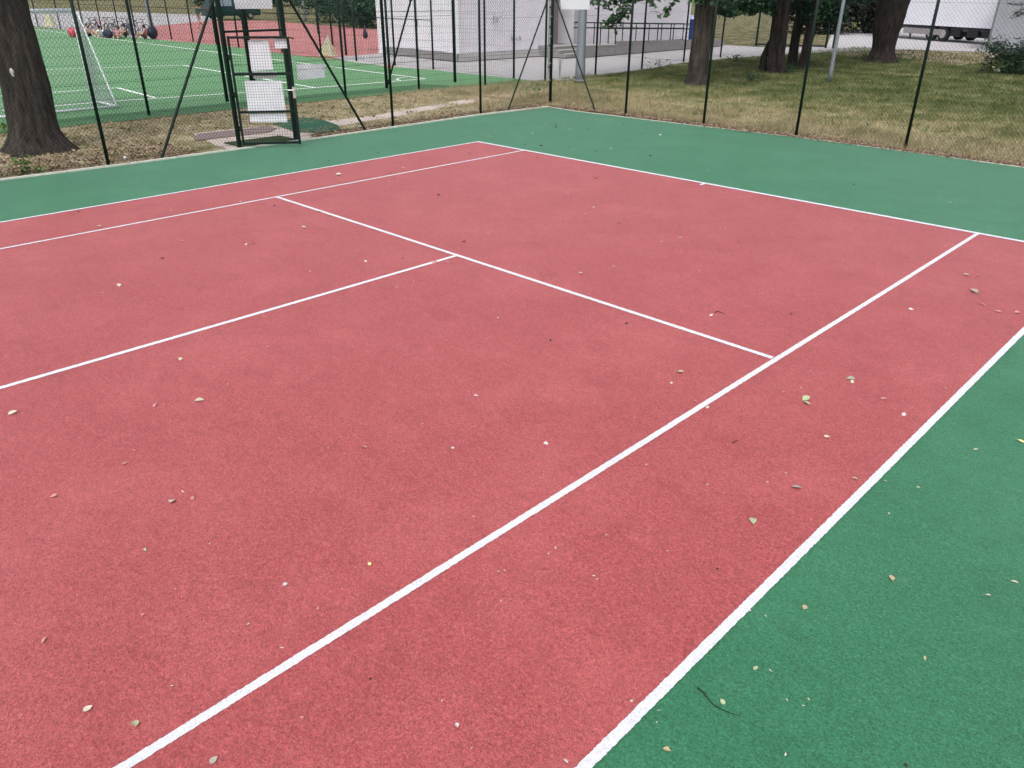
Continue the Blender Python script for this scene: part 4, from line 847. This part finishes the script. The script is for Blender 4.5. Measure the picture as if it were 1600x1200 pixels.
def bag(px, py, size, m, label, rz=0, name='sports_bag', cat='bag'):
    v = G(px, py, -.03); t = empty(name, v, label, cat, rz=rz); L_, w_, h_ = size; mb = MB(); n = 10; K2 = 8
    for i in range(K2+1):
        u = i/K2; e = (1-abs(2*u-1)**3)**.5*.92+.08; base = len(mb.v)
        for k in range(n): a = 2*math.pi*k/n; mb.v.append(((u-.5)*L_, math.cos(a)*w_/2*e*(1+.1*noise.noise(Vector((u*4, k, px)))), h_*.5+math.sin(a)*h_/2*e))
        if i:
            for k in range(n): k2 = (k+1) % n; mb.face([base-n+k, base-n+k2, base+k2, base+k])
    mb.face(list(range(n))[::-1]); mb.face([K2*n+k for k in range(n)]); mb.build('bag_body', M[m], t, True)
    mb = MB(); mb.tube([(-L_*.2, w_*.3, h_*.85), (-L_*.12, w_*.1, h_*1.2), (L_*.12, w_*.1, h_*1.2), (L_*.2, w_*.3, h_*.85)], .015, 5); mb.build('strap', M['black'], t); return t
bag(115, 58.5, (.62, .42, .60), 'bagred', 'bright red bag left of the fence post at the near edge of the group', .3)
bag(170, 60, (.66, .40, .52), 'bagdark', 'black bag in the middle of the sitting group', .5)
b2 = bag(240, 61, (.9, .5, .75), 'bagdark', 'largest dark bag at the right end of the sitting group', -.8)
bag(192, 60, (.5, .3, .28), 'cream', 'small yellow bag in front of the sitting group', .2)
def bicycle(v, rz, label, fm):
    t = empty('bicycle', v, label, 'bicycle', 'bicycles parked behind the sitting people', rz)
    for x in (-.52, .52):
        mb = MB(); mb.tube([(x+.33*math.cos(a), 0, .35+.33*math.sin(a)) for a in [i*math.pi/9 for i in range(19)]], .022, 6, False); w_ = mb.build('wheel', M['rubber'], t, True)
        mb = MB()
        for i in range(10): a = i*math.pi/5; mb.wire((x, .01*(-1)**i, .35), (x+.32*math.cos(a), 0, .35+.32*math.sin(a)), .003)
        mb.tube([(x, -.05, .35), (x, .05, .35)], .02, 6); mb.build('spokes', M['steel'], w_)
    mb = MB(); A_, B_, C_, D_, E_ = (-.52, 0, .35), (-.08, 0, .32), (-.22, 0, .82), (.33, 0, .80), (.52, 0, .35)
    for p, q in ((A_, B_), (B_, C_), (C_, D_), (B_, (.36, 0, .70)), (A_, C_), (D_, E_)): mb.tube([p, q], .022, 6)
    mb.build('frame', fm, t)
    mb = MB(); mb.tube([(.33, 0, .8), (.30, 0, .98)], .016, 6); mb.tube([(.24, -.29, 1.0), (.34, -.2, 1.0), (.34, .2, 1.0), (.24, .29, 1.0)], .016, 6); mb.build('handlebar', M['black'], t)
    mb = MB(); mb.ell((-.26, 0, .93), (.13, .07, .035), 10, 6); mb.tube([(-.22, 0, .8), (-.26, 0, .92)], .014, 6); mb.build('saddle', M['black'], t)
    mb = MB(); mb.tube([(-.08, -.09, .32), (-.08, .09, .32)], .016, 6); mb.box((-.02, .12, .2), (.1, .07, .02)); mb.box((-.14, -.12, .44), (.1, .07, .02)); mb.build('pedals', M['black'], t); return t
fr = [cl((.04, .06, .22)), cl((.35, .05, .06)), cl((.45, .46, .5)), cl((.05, .05, .09)), cl((.10, .14, .30)), cl((.2, .12, .25))]
bn = ['leftmost bicycle behind the group, blue frame', 'second bicycle from the left behind the group, red frame', 'pale framed bicycle, third from the left behind the group', 'black bicycle, third from the right behind the group', 'blue grey bicycle, second from the right behind the group', 'rightmost bicycle behind the group, beside the lamp post, dull purple frame']
for k, (x, y) in enumerate(((148, 52), (160, 53), (174, 53), (188, 54), (203, 55), (221, 56))): bicycle(G(x, y, -.03), R(100+(-1)**k*22+k*7), bn[k], fr[k])
def net_goal(px, py, w_, h_, label):
    v = G(px, py, -.03); t = empty('pop_up_goal', v, label, 'goal', rz=.4); mb = MB(); d = .5
    a, b_, c, e = (-w_/2, 0, 0), (w_/2, 0, 0), (w_/2*.7, 0, h_), (w_/2, d, 0); mb.add([a, b_, c, (-w_/2, d, 0), e], [(0, 1, 2), (0, 2, 3), (1, 4, 2), (3, 2, 4), (0, 3, 4, 1)]); mb.build('net', M['cream'], t)
    mb = MB(); mb.tube([a, c, b_], .02, 6); mb.tube([a, (-w_/2, d, 0), e, b_], .02, 6); mb.build('hoop', M['board'], t)
net_goal(508, 87.5, .72, .92, 'cream triangular folded net standing at the corner of the red ground'); net_goal(75, 41, 1.1, 1.35, 'pale folded net standing far behind the goal crossbar')
t = empty('hanging_bag', G(571, 60), 'dark pear shaped bag seen against the red ground', 'bag'); mb = MB(); mb.tube([(0, 0, .0), (0, 0, .05), (0, 0, .22), (0, 0, .42), (0, 0, .75)], [.07, .13, .16, .10, .04], 12); mb.build('bag_body', M['bagdark'], t, True); mb = MB(); mb.tube([(0, 0, .74), (0, 0, .95)], .02, 6); mb.build('strap', M['black'], t)
t = MB(); t.tube([(0, 0, 0), (0, 0, .02), (0, 0, .021), (0, 0, .26)], [.12, .12, .085, .02], 12); o = t.build('marker_cone', cl((.8, .12, .06)), smooth=True); o.location = G(608.5, 105, -.03); tag(o, 'small orange red marker cone by the pitch fence post', 'cone')

# ------------------------------------------------------------ vehicles
def van():
    v = G(356, 30.5); v2 = G(416, 29.5); t = empty('van', (v.x-.9, (v.y+v2.y)/2-1, 0), 'dark green van parked beyond the red sports ground', 'van', rz=R(90)); Lh = 2.75
    prof = [(-Lh, .35), (-Lh-.05, .9), (-Lh+.15, 1.15), (-Lh+.75, 1.95), (-Lh+1.2, 2.05), (1.0, 2.05), (1.55, 1.30), (Lh-.1, 1.12), (Lh+.08, .75), (Lh, .35), (2.05, .32), (1.85, .62), (1.35, .62), (1.15, .32), (-1.25, .32), (-1.45, .62), (-1.95, .62), (-2.15, .32)]
    mb = MB(); n = len(prof)
    def ins(z): return .82 if z > 1.9 else (.95 if z > 1.2 else 1)
    vs = [(x, -.92*ins(z), z) for x, z in prof]+[(x, .92*ins(z), z) for x, z in prof]; mb.add(vs, [tuple(range(n))[::-1], tuple(range(n, 2*n))]+[(i, (i+1) % n, n+(i+1) % n, n+i) for i in range(n)]); mb.build('body', M['carpaint'], t)
    for s in (-1, 1):
        for x0, x1 in ((-2.2, -1.25), (-1.15, -.1), (.0, 1.15)):
            mb = MB(); y = s*.905; y2 = s*.80; hexa(mb, [(x0, y-.01, 1.22), (x1+(.18 if x1 > 1 else 0), y-.01, 1.22), (x1+(.18 if x1 > 1 else 0), y+.01, 1.22), (x0, y+.01, 1.22)], [(x0+(.3 if x0 < -2 else 0), y2-.01, 1.88), (x1-(.15 if x1 > 1 else 0), y2-.01, 1.88), (x1-(.15 if x1 > 1 else 0), y2+.01, 1.88), (x0+(.3 if x0 < -2 else 0), y2+.01, 1.88)]); mb.build('window', M['glass'], t)
        for x in (-1.7, 1.6):
            mb = MB(); mb.tube([(x, s*.72, .34), (x, s*.94, .34)], .34, 20); w_ = mb.build('wheel', M['rubber'], t); mb = MB(); mb.tube([(x, s*.945, .34), (x, s*.955, .34)], .21, 14)
            for k in range(5): a = k*1.2566; mb.box((x+.12*math.cos(a), s*.96, .34+.12*math.sin(a)), (.05, .01, .05))
            mb.build('hubcap', M['steel'], w_)
    for y in (-.65, .65): mb = MB(); mb.ell((Lh+.0, y, .82), (.1, .17, .10), 10, 6); mb.build('headlight', M['glass'], t)
    for y in (-.75, .75): mb = MB(); mb.box((-Lh-.04, y, 1.0), (.06, .12, .3)); mb.build('tail_light', cl((.4, .02, .02)), t)
    mb = MB(); hexa(mb, [(1.50, -.75, 1.36), (1.52, -.75, 1.36), (1.52, .75, 1.36), (1.50, .75, 1.36)], [(1.06, -.68, 1.98), (1.08, -.68, 1.98), (1.08, .68, 1.98), (1.06, .68, 1.98)]); mb.build('windscreen', M['glass'], t)
    for y in (-1.02, 1.02): mb = MB(); mb.ell((1.25, y, 1.3), (.06, .1, .09), 8, 6); mb.build('mirror', M['black'], t)
van()
def trailer():
    a = G(1415, 60); b_ = G(1545, 70); d = (b_-a).normalized(); L_ = (b_-a).length*1.62; rz = math.atan2(d.y, d.x); c = a-d*L_*.30
    t = empty('box_trailer', c, 'long white box trailer parked behind the thickest trunk', 'trailer', rz=rz); mb = MB(); zb = .86
    mb.box((L_/2, 1.2, zb+1.45), (L_, 2.4, 2.9)); mb.build('cargo_box', M['truck'], t)
    mb = MB()
    for z in (zb+.04, zb+2.88): mb.box((L_/2, 1.2, z), (L_+.04, 2.44, .09))
    mb.build('edge_rail', M['truck'], t)
    mb = MB()
    mb.box((L_/2, 1.2, zb-.16), (L_*.96, 1.9, .18)); mb.build('chassis', M['frame_dark'], t)
    mb = MB(); mb.box((L_*.42, -.01, .5), (L_*.30, .03, .34)); mb.build('side_guard', M['conc'], t)
    for x in (L_*.58, L_*.58-1.0): 
        for y in (.12, 2.28):
            mb = MB(); mb.tube([(x, y-.12, .42), (x, y+.12, .42)], .42, 22); w_ = mb.build('wheel', M['rubber'], t); mb = MB(); mb.tube([(x, y-.135, .42), (x, y+.135, .42)], .25, 16); mb.build('rim', M['steel'], w_)
    mb = MB(); mb.box((L_*.58, .03, .90), (1.0, .06, .05)); mb.build('mudguard', M['frame_dark'], t)
    for x, w_ in ((L_*.66, .75), (L_*.78, .85), (L_*.88, .8)):
        mb = MB(); mb.box((x, .35, .50), (w_, .5, .38)); mb.build('toolbox', M['black'], t)
    mb = MB(); 
    for x in (L_*.93, L_*.30): mb.box((x, .3, .4), (.09, .09, .8))
    mb.build('landing_leg', M['frame_dark'], t); return t
trailer()
# grey rendered wall end at the right
w0 = G(1543, 78); w1 = G(1700, 83); d = (w1-w0); mb = MB(); t = empty('garage', w0, 'pale grey rendered garage wall at the right edge behind the shrub', 'garage', rz=math.atan2(d.y, d.x))
mb.box((3.5, 2.0, 1.6), (7, 4, 3.3)); mb.build('wall', M['greywall'], t); mb = MB(); mb.box((3.5, 2.0, 3.33), (7.3, 4.3, .14)); mb.build('roof', M['conc'], t)
mb = MB(); mb.box((5.2, -.03, 1.0), (.9, .05, 2.0)); mb.build('door', M['frame_dark'], t)

# ------------------------------------------------------------ leaves lying on the court
LM = {'c': mat('leaf_cream', (.62, .54, .42), .7, noise_=(60, .25)), 'g': mat('leaf_pale_green', (.40, .44, .26), .7, noise_=(60, .2)), 't': mat('leaf_tan', (.52, .40, .25), .7, noise_=(50, .4)), 'd': mat('leaf_dark', (.045, .03, .028), .8), 'p': mat('leaf_pinkish', (.52, .23, .22), .8, noise_=(60, .2)), 'w': mat('petal_white', (.52, .48, .46), .7), 'y': mat('leaf_yellow', (.8, .7, .3), .7), 's': mat('leaf_grey', (.36, .33, .27), .8, noise_=(60, .3))}
_lm = {}
def leafmesh(kind, tone):
    k = (kind, tone)
    if k in _lm: return _lm[k]
    rnd = random.Random(kind*31+7); mb = MB(); n = 9; prof = []
    for i in range(n+1):
        u = i/n; w_ = math.sin(math.pi*u**(.75 if kind != 3 else 1.2))**.8*(.36 if kind != 2 else .20)*(1+.12*rnd.uniform(-1, 1)); zz = [.05*math.sin(3*u), .14*u*u, .03+.10*math.sin(math.pi*u), .16*(1-u)**2][kind]; prof.append((u-.5, w_, zz))
    cu = [.20, .34, .12, .5][kind]
    for x, w_, zz in prof:
        for s in (-1, -.5, 0, .5, 1): mb.v.append((x, s*w_, zz+.015+cu*w_*s*s))
    for i in range(n):
        for j_ in range(4): a = i*5+j_; mb.face([a, a+5, a+6, a+1])
    if kind in (0, 3): mb.tube([(.48, 0, prof[-1][2]+.015), (.66, .06, .03), (.86, .20, .04)], .016, 5)
    me = bpy.data.meshes.new('leaf'); me.from_pydata(mb.v, [], mb.f); me.materials.append(LM[tone]); me.polygons.foreach_set('use_smooth', [True]*len(mb.f)); _lm[k] = me; return me
TN = {'c': 'cream', 'g': 'pale green', 't': 'tan', 'd': 'dark brown', 'p': 'pinkish', 'w': 'white', 'y': 'yellow', 's': 'grey'}
def region(v):
    if v.y > .04: return 'on the green carpet behind the baseline'
    if v.x < -5.49: return 'on the green strip along the left fence'
    if v.x > 5.49: return 'on the near green carpet'
    if v.x < -4.115: return 'in the far tramline alley'
    if v.x > 4.115: return 'in the near tramline alley'
    if v.y > -5.485: return 'on the red back court by the baseline'
    return 'in the far service box' if v.x < 0 else 'in the near service box'
rl = random.Random(11); SCR = {}
def leaf(px, py, s, tone, label=None, kind=None, name='fallen_leaf', rz=None, cat='leaf'):
    v = G(px, py, 0); v.z = .009 if abs(v.x) < 5.49 and v.y < .05 else .002; k = rl.randrange(4) if kind is None else kind
    if tone == 'w' and s < 6 and kind is None: k = 2
    o = bpy.data.objects.new(name, leafmesh(k, tone)); COL.objects.link(o); m_ = s/scale_at(v)*(1.12 if s > 8 else 1.15 if s > 5 else 1.2)
    o.scale = (m_, m_, m_); o.location = v; o.rotation_euler = (rl.uniform(-.28, .28), rl.uniform(-.25, .25), rl.uniform(0, 6.28) if rz is None else rz)
    if label: tag(o, label, cat, 'fallen leaves told apart by look')
    else:
        sz = 'tiny' if s < 5 else 'small'; g_ = '%s %s scraps %s' % (sz, TN[tone], region(v)); tag(o, None, cat, g_); SCR.setdefault((sz, TN[tone], region(v)), []).append((px, py, o))
    return o
BIG = [(1521, 457, 13, 's', 'greyish curled leaf in the near alley, largest one beside the near singles line top', 3), (1509, 431, 9, 't', 'small tan curled leaf just above the large greyish leaf by the baseline', 1),
 (1329, 593, 12, 's', 'grey tan leaf in the near alley above the pair of pale leaves', 0), (1331, 598, 7, 'c', 'small pale leaf touching the underside of the grey tan leaf', 1), (1259, 625, 13, 'g', 'upper leaf of the touching pale green pair in the near alley', 3), (1260.5, 632, 11, 'g', 'lower leaf of the touching pale green pair in the near alley', 1),
 (1292, 684, 9, 'c', 'cream leaf alone below the pale green pair in the near alley', 0), (1244.5, 764, 14, 's', 'flat grey leaf in the near alley beside the tan leaf', 1), (1335, 750, 8, 't', 'tan leaf close to the near doubles line', 3), (1176, 816, 15, 'g', 'round pale green leaf with a stem in the near alley', 0),
 (1063, 583.5, 11, 't', 'tan leaf in the near service box just left of the near singles line', 3), (1049, 600, 5, 'c', 'small pale leaf below the tan leaf in the near service box', 1), (1105.5, 638.5, 7, 'c', 'pale leaf just right of the near singles line', 1), (20.5, 647, 12, 'c', 'pale leaf at the left edge of the photo below the centre line', 1), (312, 627, 14, 'c', 'large cream leaf alone in the near service box below the centre line', 0), (269, 786, 13, 'c', 'cream leaf with a dark shaded edge in the left of the near service box', 3),
 (853, 695, 8, 'w', 'white petal left of the near singles line', 1), (707.5, 702, 6, 'w', 'white petal in the middle of the near service box', 1), (744, 620, 7, 'w', 'slanting white sliver in the near service box', 2), (138, 1110, 13, 'c', 'cream leaf left of the round green leaf at the bottom left', 1), (211.6, 1134, 15, 'g', 'round yellow green leaf at the bottom left', 1), (335, 1190, 13, 's', 'grey pink leaf at the bottom edge right of the near singles line', 1),
 (445.6, 915.6, 8, 'w', 'white curled petal above the near singles line at lower left', 3), (577.6, 883, 7, 'y', 'yellow scrap above the near singles line', 0), (441, 1015, 7, 'w', 'white sliver almost touching the near singles line', 2), (714, 1135.5, 8, 'w', 'white petal near the bottom middle of the near alley', 3), (884, 1192, 10, 'w', 'upright white sliver at the bottom beside the near doubles line', 2), (986.6, 1098, 6, 'w', 'pinkish white petal beside the near doubles line at the bottom', 1),
 (1392.5, 904, 11, 't', 'tan leaf with a dark shadow on the near green carpet', 3), (1585, 910, 10, 'c', 'pale sliver of leaf at the right edge of the near green carpet', 2), (1257, 950, 10, 't', 'frayed tan leaf low on the near green carpet', 3), (1041.5, 1172.5, 11, 't', 'frayed tan leaf at the bottom of the near green carpet', 3), (1181, 1045, 9, 'g', 'pale leaf right of the dark twig on the near green carpet', 1), (1594.5, 689.5, 9, 'y', 'yellowish leaf pair at the right edge of the near green carpet', 0), (1383, 752.5, 6, 'g', 'pale green scrap just right of the near doubles line', 1),
 (529, 274, 8, 'c', 'pale leaf with a dark edge in the far alley', 3), (475, 357, 8, 'c', 'pale leaf left of the far end of the service line', 3), (186, 447.5, 8, 'c', 'pale leaf in the left of the far service box', 3), (282, 563, 8, 'c', 'pale leaf just below the centre service line', 1), (155, 355, 6, 't', 'brown leaf touching the far singles line at the left', 3), (253, 405, 7, 't', 'dark edged leaf in the far service box', 3), (724.5, 378, 7, 'p', 'pinkish pale leaf above the service line and centre line junction', 1), (1064, 373, 7, 't', 'dark edged sliver in the back court', 2), (1111.5, 494, 6, 'c', 'pale leaf beside the thin twig in the back court', 1), (907, 428, 6, 'c', 'pale leaf above the service line in the back court', 1), (1486, 318, 6, 'w', 'pale scrap behind the right end of the baseline', 1), (1129, 1097, 9, 'g', 'faint pale green leaf above the dark twig', 1)]
for x, y, s, tn, lab, k in BIG: leaf(x, y, s, tn, lab, k)
leaf(680, 411.5, 9, 'p', 'dull pinkish leaf lying across the centre service line near its junction', 1)
SM = '''123 332 4 d;148 336 4 c;216 314 4 p;268 330 3 c;294 329 3 d;376 316 4 w;346 343 2.5 c;356 339 2.5 c;277 352 2.5 c;284 378 4 c;385 383 5 c;396 382 5 d;160.5 459 4 c;249.6 469 4 c;150 493 4 p;131 540 3 p;191 575 4 p;99 403 4 p
479 231 3 w;524 230 3 d;514 251 4 d;485 254 4 w;432 261 3 d;591 239 3 d;458 282 3 c;429 322 4 d;499 332 4 d;411 327 3 c;557 360 4 p;610 272 4 d;630 263 4 w;650 260 3 p;609 285 3 w;633 284 3 w;685 306 5 d;683 317 3 c;717 298 3 w;734 345 3 w;763 366 5 w;629 404 3 d;571 410 5 c;484 425 4 w;647 440 2.5 w;619 451 4 p;527 471 3 w;734 240 3 d;700 411 5 p;778 498 3 c
868 259 3 d;931 279 5 d;886 302 5 w;850 286 3 w;839 247 3 p;927 325 4 w;915 335 3 w;982 341 4 w;968 350 4 d;1034 379 4 w;1133 356 4 w;1153 379 4 d;958 417 4 w;1092 425 4 w;812 419 4 w;884 351 3 w;914 385 3 w;979 507 5 d;860 533 4 d;852 459 3 w;1191 459 3 w;1106 267 4 w;955 233 4 w;1016 243 3 d
1529 432 5 p;1423 485 7 w;1435 484 5 w;1559 488 8 p;1589 490 8 p;1535 477 7 p;1241 372 3 d;1236 491 5 d;1334 289 3 d;1321 311 3 w;1265 280 3 w;1235 536 3 c;1207 366 3 p
242 635 8 p;84 777 10 p;181 771 7 p;195 726 7 p;286 770 5 w;301 780 8 p;227 861 6 g;328 852 4 c;356 602 3 w;209 706 5 p
513 702 4 w;538 710 3 w;570 701 8 p;660 664 3 w;740 809 4 w;418 543 4 w;485 654 5 p;613 766 3 w
1086 629 6 p;990 654 4 w;1009 728 5 w;1139 677 3 p;1105 759 4 w;947 838 4 w;906 573 5 p;1199 755 4 w;1131 772 5 p;1251 608 4 w;1224 614 4 w;1380 625 9 p;1412 649 8 w;1477 608 4 w;1435 762 6 g;1227 741 4 w;1525 703 7 g;1389 803 5 w
497 953 6 p;579 1063 5 d;691 1097 4 w;779 895 4 w;788 893 3 w;783 941 4 w;472 1123 5 p;737 1171 5 p;70 1002 11 p;269 1074 5 w;389 977 6 w;34 1120 5 p;274 923 5 p;224 963 5 p
857 867 4 w;868 858 5 w;928 902 5 w;933 907 4 w;1120 891 4 d;1043 863 4 w;1029 1111 5 g;1026 1129 4 w;1172 954 5 w;1115 1008 6 w;1196 963 5 w;1445 1029 8 t;1544 931 7 w;1229 1094 5 w;1255 1103 4 w;1263 1093 4 g;1227 1179 6 w;1415 1196 7 d;1203 1048 5 w
853 193 3 w;868 195 4 d;868 199 4 d;901 182 4 w;930 188 3 w;952 194 4 w;955 197 3 w;962 199 3 d;975 194 4 d;890 202 4 w;920 202 3 d;997 201 4 w;1009 212 4 w;1032 211 5 w;832 209 4 w;804 213 3 w;773 206 3 w;762 211 4 w;768 214 3 w;829 226 4 w;845 228 5 d;820 226 3 d;931 237 3 d;955 232 4 w;1016 244 4 d;903 235 3 d;890 230 4 d;882 197 3 w;850 200 3 w'''
for ln in SM.replace('\n', ';').split(';'):
    x, y, s, tn = ln.split(); leaf(float(x), float(y), float(s), tn)
ORD = 'first second third fourth fifth sixth seventh eighth ninth tenth eleventh twelfth thirteenth fourteenth fifteenth sixteenth seventeenth eighteenth nineteenth twentieth'.split()
for (sz, tn, rg), L in SCR.items():
    L.sort(key=lambda q: (q[0], q[1])); n = len(L)
    for i, (px, py, o) in enumerate(L):
        if n == 1: o['label'] = '%s %s scrap lying %s' % (sz, tn, rg)
        elif i == 0: o['label'] = 'leftmost %s %s scrap lying %s' % (sz, tn, rg)
        elif i == n-1: o['label'] = 'rightmost %s %s scrap lying %s' % (sz, tn, rg)
        elif i < n/2: o['label'] = '%s %s scrap %s, %s from left' % (sz, tn, rg, ORD[i])
        else: o['label'] = '%s %s scrap %s, %s from right' % (sz, tn, rg, ORD[n-1-i])
def twig(pts, r_, label):
    P_ = [G(x, y, .014) for x, y in pts]; c = P_[0].copy(); mb = MB(); n = len(P_); mb.tube([p-c+Vector((0, 0, .004*math.sin(i*1.7))) for i, p in enumerate(P_)], [r_*(1-.6*i/(n-1)) for i in range(n)], 6); mb.tube([P_[1]-c, P_[1]-c+Vector((.012, .014, .008))], r_*.4, 4); o = mb.build('twig', M['barkd'], smooth=True); o.location = c; return tag(o, label, 'twig')
twig([(1090, 1075), (1099, 1083), (1107, 1092), (1116, 1101), (1127, 1108.5), (1140, 1114.5), (1156, 1117.5)], .0032, 'long dark curved twig on the near green carpet')
twig([(1116, 488), (1121, 487), (1127, 488), (1133, 490)], .004, 'thin dark twig in the back court beside a pale leaf')
twig([(1144, 692), (1149, 690), (1152, 687.5)], .003, 'tiny dark curved twig in the near alley')
